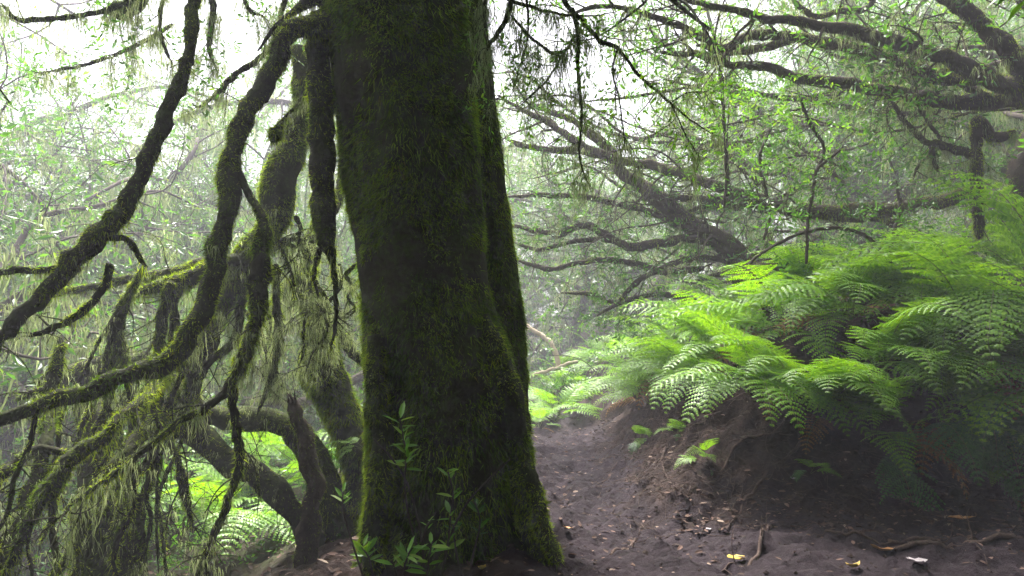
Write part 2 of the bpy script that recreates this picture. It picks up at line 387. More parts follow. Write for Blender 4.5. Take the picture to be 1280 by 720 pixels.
# ------------------------------------------------------------------ traced limbs
def pxpath(pts):
    """[(px,py,distance,radius in photo px)] -> world x,y,z,r"""
    return np.array([[*at(a, b, d), r*d/F] for a, b, d, r in pts])
def limb_geo(C, sides=12, moss=1., blade=.016, lump=.28, twigs=0, tl=.4, tr=.005, depth=1, tgrav=-.04, wig=.4, topbias=.38, mossr=.004, wob=.36, dens=16000, down=.5, taper=True):  # topbias bares the underside: light top and shaded underside built into the limbs
    """one limb as bark tube + moss blades (+ crooked twigs)"""
    rm = float(np.median(C[:, 3])); blade = blade*1.35; dens = dens*.8
    S = catmull(C, max(.012, rm*.7)); k = len(S)
    if taper:
        tt = np.linspace(0, 1, k); S[:, 3] *= (.3+.7*np.clip((1-tt)/.16, 0, 1)**.7)*(.7+.3*np.clip(tt/.05, 0, 1))
    W = np.stack([fbm(S[:, :3]*(.35/max(rm, .012))+i*9.1, 3, 50+i) for i in range(3)], 1)
    fade = np.minimum(1, np.linspace(0, 1, k)*8)[:, None]
    S[:, :3] += W*rm*wob*fade
    W2 = np.stack([fbm(S[:, :3]*(1.1/max(rm, .012))+i*5.3, 2, 80+i) for i in range(3)], 1); S[:, :3] += W2*rm*.16*fade; S[:, 3] *= 1+.12*fbm(S[:, :3]*(.5/max(rm, .012))+3.3, 2, 90)
    g = Geo(); V_, Q_, D_ = add_tube(g, S, sides, 0, lump=lump, seed=int(rng.integers(1000)))
    if moss > 0: fuzz(g, V_, Q_, D_, dens*moss, blade, blade*.17, 1, down=down, topbias=topbias, patch=.55)
    polys = branchlets(S, int(twigs*1.8),  tl, tr, depth, wig, tgrav) if twigs else []
    if moss > 0: fuzz(g, V_, Q_, D_, dens*moss*.12, blade*2.2, blade*.17, 1, down=1.3, out=.35, rand=.3, patch=.25)
    for W_, _ in polys:
        Vt, Qt, Dt = add_tube(g, W_, 5, 0, lump=.1)
        if moss > 0 and W_[0, 3] > mossr: fuzz(g, Vt, Qt, Dt, dens*moss, blade*.6, blade*.13, 1, topbias=topbias, patch=.4)
    return g, S, polys
def add_limb(part, pts, hang=0, hl=.15, name='limb', mats=MB, parent=None, leafn=0, leafsize=.06, leafmat_=None, **k):
    k.setdefault('taper', name not in ('trunk', 'buttress', 'log'))
    C = pxpath(pts) if not isinstance(pts, np.ndarray) else pts.copy()
    if name in ('limb', 'broken_limb'): C[:, 3] *= .86
    g, S, polys = limb_geo(C, **k)
    o = part.add(name, g, mats, parent)
    if hang:
        h = Geo(); hang_along(h, S, hang, hl)
        for W_, _ in polys:
            hang_along(h, W_, hang*.9, hl*.75, (5, 14), .012, .0028)
        part.add('hanging_moss', h, M['lichen'], o if parent is None else parent)
    if leafn and polys:
        h = Geo(); PP = []; DD = []
        for W_, dp in polys:
            if dp == 0 or random.random() < .4:
                for q in range(leafn):
                    i = random.randint(len(W_)//2, len(W_)-2); PP.append(W_[i, :3]); DD.append(W_[i+1, :3]-W_[i, :3])
        if PP:
            sprays(h, np.array(PP), np.array(DD), 7, .16, leafsize, 0)
            part.add('foliage', h, leafmat_ or M['leaf'], o if parent is None else parent)
    return o, S

# ================================================================== the main trunk
main = thing('mossy_tree', 'massive upright tree trunk furred with dark green moss, beside the dirt path', 'tree', (-.34, 3.95, hz(-.34, 3.95)))
mp = Part(main)
def trunk_geo(rows, d, sides, seed, flutes, dens, blade):
    C = np.array([[*at((l+r)/2, y, dd), (r-l)/2*dd/F] for (y, l, r), dd in zip(rows, d)])
    C = C[np.argsort(-C[:, 2])]; S = catmull(C, .035); n = len(S)
    X_ = S[:, :3]; a = np.arange(sides)/sides*2*PI
    Dn = np.stack([np.cos(a), np.sin(a), 0*a], 1)
    V_ = X_[:, None]+Dn[None]*S[:, 3][:, None, None]
    fl = sum(am*np.cos(fq*a+ph) for am, fq, ph in flutes)
    k = .06*fbm(V_.reshape(-1, 3)*np.array([5, 5, 1.6]), 3, seed).reshape(n, sides)+.035*np.abs(fbm(V_.reshape(-1, 3)*np.array([11, 11, 2.2]), 3, seed+6)).reshape(n, sides)+0*fbm(V_.reshape(-1, 3)[:, :]*1., 1, seed).reshape(n, sides)+.040*fbm(V_.reshape(-1, 3)*np.array([15, 15, 9]), 3, seed+3).reshape(n, sides)
    base = S[:, 2].min(); fl_ = np.exp(-(S[:, 2]-base)/.28)[:, None]
    butt = .24*fl_*np.clip(np.cos(a*5+1.3), 0, 1)[None]
    V_ = X_[:, None]+Dn[None]*(S[:, 3][:, None]*(1+fl[None]+k+butt))[..., None]
    i = np.arange(n-1)[:, None]*sides; j = np.arange(sides)[None]; j2 = (j+1) % sides
    Q_ = np.stack([i+j, i+sides+j, i+sides+j2, i+j2], -1).reshape(-1, 4)
    V_ = V_.reshape(-1, 3); g = Geo(); g.add(V_, Q_, 0, True)
    D_ = np.tile(Dn, (n, 1))
    fuzz(g, V_, Q_, D_, dens, blade, blade*.2, 1, down=.75, out=.6, rand=.55, patch=.30, seed=seed, ps=5.5)
    fuzz(g, V_, Q_, D_, dens*.22, blade*2.0, blade*.2, 1, down=1.0, out=.6, rand=.45, patch=.12, seed=seed+9, ps=4)
    return g, S
rows = [(-560, 375, 540), (-200, 395, 560), (0, 410, 580), (100, 415, 587), (200, 430, 594), (300, 445, 602), (400, 455, 617), (500, 463, 650), (600, 467, 657), (660, 465, 662), (700, 456, 678), (745, 430, 698)]
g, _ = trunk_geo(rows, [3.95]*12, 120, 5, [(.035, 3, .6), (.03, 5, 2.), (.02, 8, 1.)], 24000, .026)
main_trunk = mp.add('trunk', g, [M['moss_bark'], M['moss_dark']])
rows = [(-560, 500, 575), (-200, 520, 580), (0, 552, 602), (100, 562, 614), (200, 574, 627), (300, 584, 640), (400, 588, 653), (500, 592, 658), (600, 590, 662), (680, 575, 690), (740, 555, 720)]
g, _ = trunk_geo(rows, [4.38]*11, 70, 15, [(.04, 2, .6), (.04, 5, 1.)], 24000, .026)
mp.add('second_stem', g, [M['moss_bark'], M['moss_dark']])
# ribs running down the right face
for pts, in [([(604, 395, 3.75, 8), (622, 440, 3.72, 13), (640, 500, 3.72, 15), (655, 600, 3.7, 16), (672, 680, 3.68, 18), (700, 722, 3.66, 12)],),
             ([(650, 540, 3.72, 9), (664, 610, 3.66, 11), (678, 665, 3.60, 11), (696, 702, 3.52, 8)],),
             ([(470, 420, 3.6, 10), (474, 540, 3.56, 14), (476, 640, 3.55, 15), (462, 712, 3.55, 14)],)]:
    add_limb(mp, pts, name='buttress', blade=.018, topbias=0, sides=14, lump=.2, dens=22000)
# limbs
LA, SA = add_limb(mp, [(440, 14, 3.85, 26), (405, 34, 3.75, 19), (372, 34, 3.65, 16), (350, 55, 3.6, 15), (338, 90, 3.55, 15), (322, 120, 3.5, 14), (303, 150, 3.45, 14), (291, 188, 3.4, 14), (289, 228, 3.35, 14), (285, 262, 3.3, 14), (276, 300, 3.25, 14), (268, 350, 3.2, 14), (256, 380, 3.15, 14), (238, 413, 3.1, 15), (211, 449, 3.05, 14), (162, 471, 2.98, 12), (108, 492, 2.9, 11), (54, 506, 2.85, 11), (0, 524, 2.8, 11), (-60, 560, 2.75, 10), (-110, 610, 2.7, 9)], hang=5, hl=.10, blade=.016, twigs=4, tl=.25, dens=22000, sides=16)
_, SS = add_limb(mp, [(425, 20, 3.9, 20), (402, 40, 3.8, 19), (398, 80, 3.78, 18), (401, 130, 3.78, 18), (404, 200, 3.78, 18), (406, 260, 3.78, 17), (411, 305, 3.78, 14), (415, 324, 3.78, 10)], hang=4, hl=.16, blade=.015, topbias=.0, moss=.55, dens=20000, sides=18, twigs=0, name='broken_limb')
add_limb(mp, [(412, 312, 3.78, 6), (418, 345, 3.8, 4), (420, 400, 3.8, 3), (412, 440, 3.8, 2)], hang=6, hl=.1, twigs=3, tl=.12, tr=.004)
add_limb(mp, [(400, 310, 3.78, 5), (392, 340, 3.76, 3), (398, 372, 3.75, 2)], hang=6, hl=.1)
add_limb(mp, [(420, 5, 3.9, 16), (395, -4, 3.8, 12), (372, 12, 3.7, 6), (352, 24, 3.62, 4), (338, 42, 3.6, 3), (322, 64, 3.58, 2.4)], hang=8, hl=.09, twigs=3, tl=.15)
LC, SC_ = add_limb(mp, [(297, 212, 3.36, 7), (306, 232, 3.33, 6), (317, 254, 3.3, 6.5), (328, 280, 3.25, 8), (326, 320, 3.2, 12), (323, 360, 3.15, 14), (320, 395, 3.12, 12), (308, 435, 3.08, 10), (292, 475, 3.05, 9), (272, 500, 3.0, 6), (217, 532, 2.95, 5), (179, 563, 2.92, 5), (146, 590, 2.9, 4.5), (100, 622, 2.85, 4), (50, 668, 2.8, 3)], hang=7, hl=.12, blade=.017, twigs=7, tl=.28, dens=24000)
add_limb(mp, [(290, 480, 3.06, 7), (293, 514, 3.08, 6.5), (299, 556, 3.1, 7), (295, 601, 3.12, 6), (276, 650, 3.15, 5.5), (255, 700, 3.2, 5), (240, 740, 3.2, 4)], hang=6, hl=.1, moss=.6, twigs=8, tl=.3, topbias=.1)
L1, S1 = add_limb(mp, [(430, -420, 3.9, 26), (330, -330, 3.5, 18), (262, -160, 3.2, 12), (243, -40, 3.1, 10), (240, 45, 3.05, 9), (228, 95, 3.02, 10), (210, 135, 3.0, 11), (195, 175, 2.98, 12), (175, 215, 2.95, 12.5), (155, 260, 2.92, 13), (125, 295, 2.9, 14.5), (92, 325, 2.87, 15), (62, 358, 2.84, 13), (40, 382, 2.82, 12), (14, 408, 2.8, 12), (-8, 440, 2.78, 12), (-30, 500, 2.75, 11), (-40, 570, 2.75, 9)], hang=5, hl=.08, blade=.014, moss=.9, dens=20000, sides=16, twigs=3, tl=.3)
add_limb(mp, [(128, 296, 2.9, 6), (160, 300, 2.92, 4.5), (172, 320, 2.94, 4), (184, 334, 2.95, 3)], hang=5, hl=.08)
add_limb(mp, [(100, 336, 2.88, 6), (60, 338, 2.85, 5.5), (20, 338, 2.82, 5.5), (-40, 342, 2.8, 5)], hang=18, hl=.035, blade=.014, dens=24000)
add_limb(mp, [(138, 330, 2.9, 6), (128, 360, 2.9, 6), (106, 388, 2.88, 6), (62, 412, 2.86, 5), (30, 420, 2.85, 3.5)], hang=8, hl=.1, dens=24000, twigs=4, tl=.2)
# the small branch that ends in a ball of moss
o, S = add_limb(mp, [(378, 120, 3.72, 3), (368, 135, 3.66, 2.5), (352, 152, 3.6, 3), (345, 166, 3.58, 10), (340, 178, 3.58, 8)], hang=60, hl=.05, blade=.022, dens=26000)
# twigs hanging into the top of the picture, right of the trunk
tops = [
 ([(560, -260, 3.9, 9), (640, -140, 3.6, 6), (690, -30, 3.5, 4.5), (707, 4, 3.45, 4.2), (730, 28, 3.42, 4), (750, 51, 3.4, 4.5), (772, 60, 3.4, 3.4), (800, 95, 3.38, 3), (835, 126, 3.36, 2.6), (870, 155, 3.34, 2.2), (903, 172, 3.32, 1.6)], 7, 5),
 ([(716, 10, 3.44, 4), (723, 45, 3.44, 4.5), (722, 85, 3.44, 3.6), (727, 145, 3.44, 2.4), (724, 190, 3.44, 2), (732, 222, 3.44, 1.6), (742, 237, 3.44, 1.2)], 14, 4),
 ([(640, -60, 3.6, 6), (640, -5, 3.55, 5), (632, 25, 3.55, 4.5), (618, 48, 3.55, 4), (604, 68, 3.55, 3)], 14, 3),
 ([(640, 20, 3.55, 2.6), (662, 46, 3.5, 3), (680, 60, 3.48, 2.6), (690, 66, 3.46, 3), (708, 62, 3.44, 2.4), (716, 50, 3.44, 3)], 14, 3),
 ([(722, 40, 3.5, 2.5), (700, 74, 3.5, 2.2), (684, 100, 3.5, 2), (665, 118, 3.5, 1.8), (650, 132, 3.5, 1.4)], 10, 4),
 ([(655, -40, 3.6, 3), (660, 40, 3.6, 2), (648, 90, 3.6, 1.6), (640, 118, 3.6, 1.2)], 10, 3),
 ([(610, -40, 3.7, 5), (606, 20, 3.7, 4), (610, 60, 3.7, 2.6), (622, 90, 3.7, 1.5)], 18, 3),
 ([(590, -60, 3.8, 5), (620, -10, 3.7, 4), (668, 10, 3.6, 3), (690, 16, 3.5, 2.4), (735, 20, 3.4, 2), (775, 14, 3.4, 1.5)], 14, 4),
 ([(772, 60, 3.4, 2), (766, 90, 3.4, 1.8), (775, 130, 3.4, 1.4), (782, 190, 3.4, 1)], 8, 3),
 ([(838, 128, 3.36, 1.6), (858, 170, 3.36, 1.4), (880, 205, 3.36, 1)], 6, 3),
 ([(840, 127, 3.36, 1.4), (860, 116, 3.34, 1.3), (885, 115, 3.33, 1)], 5, 2)]
for pts, hg, tw in tops:
    pts = [(a_, b_, c_, d_*.8) for a_, b_, c_, d_ in pts]
    add_limb(mp, pts, hang=hg*.95, hl=.20, twigs=tw, tl=.22, tr=.0028, depth=1, tgrav=-.09, blade=.009, sides=8, lump=.2, leafn=1, leafsize=.035, leafmat_=M['leaf_young'])
# twig and beard at the top left
for pts, hg, tw in [([(330, -190, 3.6, 9), (230, -60, 3.4, 5), (172, -6, 3.3, 5), (140, 10, 3.28, 4), (104, 18, 3.26, 4), (60, 24, 3.24, 4), (22, 24, 3.22, 4.5), (6, 10, 3.2, 3.5), (-20, -6, 3.2, 3)], 9, 2),
                    ([(214, -30, 3.5, 3), (200, 20, 3.5, 3), (206, 60, 3.5, 2.4), (216, 80, 3.5, 2)], 10, 3),
                    ([(196, -20, 3.5, 3), (186, 0, 3.5, 3), (168, 8, 3.45, 10), (148, 14, 3.4, 13), (130, 14, 3.4, 8)], 16, 2),
                    ([(370, -60, 4.0, 5), (345, 40, 4.0, 3.5), (325, 72, 4.0, 4), (292, 95, 4., 4.5), (270, 118, 4., 4), (250, 134, 4., 3), (238, 128, 4., 2)], 13, 5),
                    ([(216, 30, 4.2, 3), (180, 52, 4.2, 3), (140, 70, 4.2, 3), (100, 82, 4.2, 2.4), (50, 92, 4.2, 2)], 11, 6),
                    ([(262, -40, 3.9, 5), (266, 10, 3.9, 5), (262, 60, 3.9, 3.5), (272, 92, 3.9, 2)], 20, 4),
                    ([(300, -40, 3.9, 4), (310, 10, 3.9, 3), (330, 20, 3.9, 2)], 16, 4)]:
    add_limb(mp, pts, hang=hg*1.3, hl=.17, twigs=tw, tl=.25, tr=.003, tgrav=-.06, blade=.010, sides=8, leafn=1, leafsize=.035)

# ================================================================== sprawling mossy tree at the left
sb = at(385, 690, 4.8)
spr = thing('sprawling_tree', 'sprawling mossy tree with arching limbs tangled left of the big trunk', 'tree', (sb[0], sb[1], hz(sb[0], sb[1])))
sp_ = Part(spr)
POOL = [SA, SC_]
def SL(pts, **k):
    k['twigs'] = int(k.get('twigs', 2)*1.5)+1; k['hl'] = k.get('hl', .15)*.72; k['hang'] = k.get('hang', 3)*.85; k['moss'] = min(1.2, k.get('moss', 1.)*1.15)
    o, S = add_limb(sp_, pts, **k)
    if len(POOL) < 16: POOL.append(S)
    return o, S
SL([(372, 60, 4.6, 10), (380, 110, 4.6, 15), (376, 150, 4.55, 19), (366, 190, 4.5, 20), (350, 225, 4.45, 20), (338, 270, 4.4, 19), (318, 315, 4.4, 18), (298, 350, 4.45, 18), (270, 400, 4.5, 17), (245, 450, 4.55, 18), (222, 500, 4.6, 19), (226, 530, 4.65, 18)], name='trunk', hang=8, hl=.12, blade=.022, dens=20000, sides=18, down=.7)
SL([(218, 505, 4.6, 22), (236, 532, 4.6, 17), (262, 560, 4.62, 15), (282, 578, 4.65, 16), (320, 592, 4.7, 16), (348, 612, 4.7, 15), (368, 638, 4.75, 14), (384, 680, 4.8, 16), (386, 740, 4.8, 20)], hang=3, hl=.06, moss=.35, topbias=.6, sides=16, lump=.2, name='trunk')
SL([(222, 492, 4.6, 14), (252, 512, 4.7, 14), (282, 522, 4.75, 14), (325, 528, 4.8, 14), (360, 532, 4.85, 15), (388, 556, 4.9, 16), (404, 590, 4.9, 18), (420, 640, 4.9, 20), (440, 710, 4.9, 24), (452, 760, 4.9, 28)], hang=3, hl=.08, moss=.7, topbias=.6, sides=16, lump=.2, name='trunk')
SL([(55, 482, 4.8, 18), (90, 470, 4.8, 19), (130, 462, 4.75, 20), (175, 455, 4.7, 18), (215, 452, 4.6, 16), (255, 440, 4.55, 10)], hang=14, hl=.16, moss=.7, topbias=.6, sides=14, lump=.25)
# bright green lower limbs (nearer)
SL([(225, 480, 4.5, 9), (206, 474, 3.9, 8), (190, 492, 3.5, 8), (168, 509, 3.3, 8), (148, 526, 3.2, 8), (130, 543, 3.15, 9), (98, 568, 3.1, 11), (70, 598, 3.05, 11), (43, 639, 3., 10), (22, 680, 2.95, 10), (5, 740, 2.9, 9)], hang=4, hl=.08, dens=28000, twigs=2)
SL([(222, 510, 4.6, 9), (200, 520, 3.9, 8), (178, 540, 3.6, 7.5), (157, 563, 3.4, 8), (130, 598, 3.3, 8), (112, 640, 3.2, 8), (92, 682, 3.15, 9), (66, 730, 3.1, 9)], hang=3, hl=.08, twigs=3, moss=.8)
SL([(70, 506, 3.5, 8), (62, 540, 3.3, 8), (54, 578, 3.2, 9), (34, 622, 3.1, 10), (12, 677, 3.0, 11), (-6, 730, 2.95, 11)], hang=4, hl=.08, dens=24000, twigs=2)
SL([(76, 420, 3.6, 6), (72, 450, 3.55, 8), (62, 486, 3.5, 8), (40, 492, 3.5, 7), (20, 500, 3.5, 6)], hang=8, hl=.1, dens=24000)
SL([(120, 560, 3.3, 5), (84, 566, 3.25, 6), (48, 562, 3.2, 6), (18, 580, 3.15, 7), (-10, 604, 3.1, 8)], hang=4, hl=.08, dens=24000, twigs=2)
SL([(330, 318, 4.4, 10), (296, 326, 4.3, 9), (262, 334, 4.2, 10), (238, 348, 4.1, 12), (208, 356, 4.05, 9), (178, 364, 4., 7), (150, 380, 4., 5)], hang=15, hl=.16, dens=26000, blade=.02)
SL([(300, 330, 4.4, 9), (262, 330, 4.45, 9), (215, 342, 4.5, 8), (165, 350, 4.5, 7), (120, 356, 4.5, 6), (60, 372, 4.5, 5)], hang=18, hl=.14, dens=26000, twigs=3)
SL([(178, 336, 3.9, 4), (164, 366, 3.9, 5), (152, 394, 3.9, 6), (146, 422, 3.9, 6), (154, 448, 3.9, 5), (160, 470, 3.9, 3)], hang=10, hl=.08, dens=24000)
SL([(214, 352, 4.0, 7), (205, 380, 4.0, 8), (200, 420, 4.0, 8), (196, 448, 4., 8)], hang=14, hl=.1, dens=26000)
SL([(300, 350, 4.3, 7), (300, 400, 4.3, 6), (290, 430, 4.3, 6), (262, 452, 4.3, 6), (250, 476, 4.3, 5)], hang=12, hl=.14, dens=22000, twigs=4)
SL([(345, 330, 4.5, 5), (346, 380, 4.5, 6), (348, 430, 4.5, 6), (338, 472, 4.5, 5), (325, 508, 4.5, 3.4), (320, 520, 4.5, 2.5)], hang=16, hl=.2, twigs=4, tl=.25)
SL([(370, 310, 4.4, 3), (352, 300, 4.4, 3), (385, 300, 4.4, 3)], hang=6)
SL([(206, 540, 4.0, 4), (222, 575, 3.9, 4), (228, 600, 3.9, 7), (232, 622, 3.9, 6), (242, 660, 3.9, 2)], hang=8, hl=.06, twigs=3)
SL([(338, 285, 4.4, 3), (360, 330, 4.3, 2.6), (372, 372, 4.2, 2.2), (380, 380, 4.2, 2)], hang=10, hl=.1, twigs=4, tl=.2)
# many thin mossy twigs falling towards the lower left
def topx(p):
    cy_, sy_ = math.cos(PITCH), math.sin(PITCH); q = p-np.array([0, 0, CH]); f = q[1]*cy_+q[2]*sy_; up = -q[1]*sy_+q[2]*cy_
    return 640+F*q[0]/f, 360-F*up/f
cand = [p for S in POOL for p in S[::3] if -20 < topx(p[:3])[0] < 240 and 330 < topx(p[:3])[1] < 610]
for k in range(26):
    p = random.choice(cand); x0, y0 = topx(p[:3]); d = p[1]; r = random.uniform(2.2, 5.0)
    pts = [(x0, y0, d, r)]; x = x0; y = y0
    for q in range(5):
        x += random.uniform(-34, 12); y += random.uniform(36, 62); pts.append((x, y, d-.04*q, r*(1.1-.08*q)))
    SL(pts, hang=2.5, hl=.09, twigs=2, tl=.2, moss=.9)
for (x0, y0, x1, y1, d) in [(400, 320, 372, 470, 4.3), (392, 340, 410, 430, 4.3), (352, 300, 420, 420, 4.5), (430, 330, 388, 470, 4.2), (365, 270, 395, 350, 4.4), (440, 330, 436, 400, 4.1), (300, 380, 352, 500, 4.5), (330, 395, 300, 470, 4.4)]:
    n = 5; pts = [(x0+(x1-x0)*q/n+random.uniform(-9, 9), y0+(y1-y0)*q/n, d, 3.4-.4*q) for q in range(n+1)]
    SL(pts, hang=15, hl=.12, twigs=4, tl=.25, tr=.004, moss=.8, topbias=0)

# ================================================================== leaning mossy tree and snag behind the trunk
b = at(450, 700, 5.0)
ln = thing('leaning_tree', 'leaning tree with shaggy yellow-green moss just left of the big trunk', 'tree', (b[0], b[1], hz(b[0], b[1])))
lp = Part(ln)
add_limb(lp, [(382, 330, 5.0, 13), (388, 390, 5.0, 18), (402, 460, 5.0, 24), (424, 505, 5.0, 27), (444, 545, 5.0, 26), (456, 600, 5., 26), (458, 660, 5., 28), (458, 760, 5., 34)], name='trunk', hang=16, hl=.13, blade=.026, dens=20000, sides=20, down=.8, topbias=0)
add_limb(lp, [(392, 400, 5.0, 10), (420, 418, 5.05, 10), (445, 440, 5.1, 8), (470, 470, 5.2, 7)], hang=8, hl=.1, dens=20000)
add_limb(lp, [(384, 340, 5.0, 9), (392, 290, 5.1, 8), (420, 250, 5.2, 8), (430, 200, 5.3, 8)], hang=16, hl=.16, dens=20000)
add_limb(lp, [(384, 335, 5.0, 6), (362, 350, 5.0, 5), (340, 380, 5.0, 4), (335, 430, 5, 3)], hang=30, hl=.22, dens=20000, twigs=3)
b = at(390, 720, 4.3)
sn = thing('snag', 'broken dead trunk with a jagged top and rough brown bark', 'dead tree', (b[0], b[1], hz(b[0], b[1])))
np_ = Part(sn)
C = pxpath([(366, 497, 4.3, 4), (370, 510, 4.3, 8), (379, 540, 4.3, 10.5), (386, 575, 4.3, 12), (390, 610, 4.3, 12), (389, 650, 4.3, 12), (386, 690, 4.3, 14), (386, 760, 4.3, 17)])
g, S, _ = limb_geo(C, moss=.25, lump=.42, sides=18, blade=.014, topbias=0); np_.add('trunk', g, [M['dead_wood'], M['moss']])
g = Geo()
for q in range(5):
    p = at(366+random.uniform(-6, 6), 503, 4.3+random.uniform(-.02, .02)); add_tube(g, wander(p, [random.uniform(-.5, .2), 0, 1], .05+.03*q/4, .011, .002, .012, .2), 6, 0)
np_.add('splinters', g, M['dead_wood'])

# big dark mossy bole low at the left
b = at(150, 760, 4.0)
bo = thing('mossy_bole', 'fat dark tree bole with a moss cap, low in the left corner', 'tree stump', (b[0], b[1], hz(b[0], b[1])))
bp_ = Part(bo)
add_limb(bp_, [(108, 500, 4.3, 13), (112, 550, 4.25, 17), (122, 600, 4.2, 24), (134, 640, 4.15, 36), (136, 690, 4.1, 42), (128, 760, 4.1, 44), (126, 860, 4.1, 46)], name='trunk', sides=24, moss=.5, hang=5, hl=.07, blade=.02, topbias=.75, lump=.2)
add_limb(bp_, [(150, 612, 4.05, 12), (166, 642, 4.05, 17), (160, 680, 4.05, 22), (148, 740, 4.05, 26)], name='burl', sides=18, moss=.5, blade=.02, topbias=.8, lump=.2)

# ================================================================== the right-hand trees
def pts_(s, d0, d1, r0, r1):
    n = len(s); return [(x, y, d0+(d1-d0)*i/(n-1), r0+(r1-r0)*i/(n-1)) for i, (x, y) in enumerate(s)]
MR = [M['bark'], M['moss']]
b = at(1292, 420, 5.8)
rt = thing('gnarled_tree', 'gnarled tree with long limbs reaching left over the ferns, at the right edge', 'tree', (b[0], b[1], hz(b[0], b[1])))
rp = Part(rt)
def RL(s, d0, d1, r0, r1, **k):
    k.setdefault('mats', MR); k.setdefault('blade', .016); k.setdefault('moss', .55); k.setdefault('topbias', .85); k.setdefault('leafn', 1); k.setdefault('leafsize', .055); k.setdefault('depth', 1); k.setdefault('hang', 3); k.setdefault('wob', .22)
    return add_limb(rp, pts_(s, d0, d1, r0, r1), **k)
add_limb(rp, pts_([(1370, 20), (1335, 90), (1300, 150), (1290, 200), (1296, 250), (1308, 330), (1318, 420), (1322, 500)], 6.0, 6.1, 20, 27), name='trunk', mats=MR, moss=.35, sides=18, hang=4, lump=.3)
RL([(1330, 135), (1280, 117), (1260, 108), (1220, 90), (1180, 72), (1135, 57), (1090, 44), (1050, 35), (1005, 28), (960, 22), (920, 12), (870, 2), (800, -20)], 5.7, 5.4, 15, 4, twigs=9, tl=.8, tr=.012)
RL([(1300, 120), (1240, 100), (1200, 102), (1170, 95), (1130, 80), (1080, 64), (1035, 55), (990, 46), (935, 45), (905, 62), (880, 48), (850, 32), (815, 20), (775, 9), (740, 10), (700, 22)], 5.7, 6.2, 10, 4, twigs=12, tl=.8, tr=.012)
RL([(1310, 130), (1280, 125), (1220, 127), (1170, 125), (1135, 117), (1095, 112), (1055, 102), (1010, 101), (965, 85), (920, 82), (880, 70), (820, 66)], 5.8, 6.3, 13, 5, twigs=10, tl=.8, tr=.012)
RL([(990, 48), (950, 60), (910, 64), (870, 56)], 6.1, 6.2, 7, 5, twigs=3)
RL([(1300, 110), (1280, 88), (1265, 70), (1240, 46), (1215, 20), (1185, -2), (1150, -30), (1090, -80)], 5.7, 5.5, 17, 10, twigs=6, tl=.8, tr=.012)
RL([(1100, -30), (1085, 8), (1050, 14), (1020, 20), (1000, 8), (985, -10)], 5.9, 5.9, 5, 4, twigs=5)
RL([(1240, 124), (1200, 105), (1150, 90)], 5.8, 6, 6, 4, twigs=3)
RL([(1268, 165), (1240, 172), (1222, 150), (1220, 200), (1222, 250), (1224, 300)], 5.6, 5.6, 7, 9, hang=14, hl=.16, moss=1., topbias=0, twigs=3)
RL([(1222, 205), (1210, 192), (1180, 182), (1155, 176), (1130, 150), (1110, 118)], 5.6, 5.9, 7, 3, twigs=5, hang=12, hl=.12)
RL([(1140, 116), (1158, 150), (1175, 178), (1150, 205), (1140, 225)], 5.9, 5.9, 3, 2, twigs=4)
RL([(1170, 175), (1165, 195), (1172, 215)], 5.8, 5.8, 5, 3, hang=16)

random.seed(88)
for k in range(8):
    x = random.uniform(1180, 1320); y = random.uniform(20, 150); d = random.uniform(6.2, 7.6); n = 9; Lx = random.uniform(260, 520); r = random.uniform(2.4, 5.); up = random.uniform(-.22, .18); P_ = []; ph = random.uniform(0, 6)
    for q in range(n): P_.append((x-Lx*q/(n-1), y-Lx*up*q/(n-1)+14*math.sin(q*.9+ph)+random.uniform(-5, 5), d+.06*q, r*(1-.6*q/(n-1))))
    add_limb(rp, P_, mats=MR, moss=.9, topbias=.8, twigs=7, tl=.7, tr=.009, hang=2, hl=.16, leafn=1, leafsize=.05, wob=.2)
b = at(1000, 450, 7.6)
mt = thing('spreading_tree', 'low spreading tree leaning left across the mist, right of the path', 'tree', (b[0], b[1], hz(b[0], b[1])))
rp = Part(mt)
MR = [M['bark'], M['moss']]
RL([(1010, 470), (985, 420), (952, 362), (930, 330), (900, 302), (862, 280), (822, 250), (790, 225), (774, 210), (758, 180), (735, 165)], 7.6, 8.2, 16, 6, twigs=9, tl=1.2, tr=.016, name='trunk', sides=14, lump=.25)
RL([(1140, 300), (1110, 272), (1070, 270), (1030, 268), (985, 262), (950, 252), (900, 234), (860, 220), (815, 207), (775, 200), (725, 180), (690, 156), (650, 136), (620, 120)], 7.3, 8.3, 11, 4, twigs=12, tl=1.1, tr=.014)
RL([(770, 200), (730, 190), (700, 188), (660, 184), (630, 172)], 8.2, 8.5, 6, 4, twigs=6, tl=.9)
RL([(850, 285), (815, 265), (775, 256), (730, 246), (680, 244), (635, 246)], 8, 8.5, 5, 3.5, twigs=7, tl=.9)
RL([(905, 306), (860, 298), (800, 308), (775, 304), (755, 293), (730, 281), (700, 292), (675, 289), (635, 281)], 7.8, 8.3, 7, 5, twigs=8, tl=.9)
RL([(770, 302), (745, 299), (710, 303), (675, 312), (640, 303)], 8.1, 8.5, 4, 3, twigs=6, tl=.9)
RL([(960, 262), (910, 250), (865, 249), (820, 241)], 7.7, 7.9, 7, 4, twigs=5)
RL([(950, 258), (905, 252), (880, 256), (855, 266)], 7.7, 7.9, 7, 4, twigs=4)
RL([(880, 335), (830, 340), (790, 328), (740, 326), (690, 336), (672, 333), (640, 324)], 8, 8.5, 5, 3, twigs=7, tl=.9)
RL([(870, 375), (820, 368), (770, 378), (740, 368), (700, 366)], 8, 8.5, 4, 3, twigs=5, tl=.9)
RL([(900, 302), (860, 275), (845, 262), (820, 270), (790, 250)], 7.9, 8.2, 4, 3, twigs=5)
RL([(740, 170), (715, 150), (690, 140), (660, 130)], 8.2, 8.6, 5, 4, twigs=4, tl=.9)
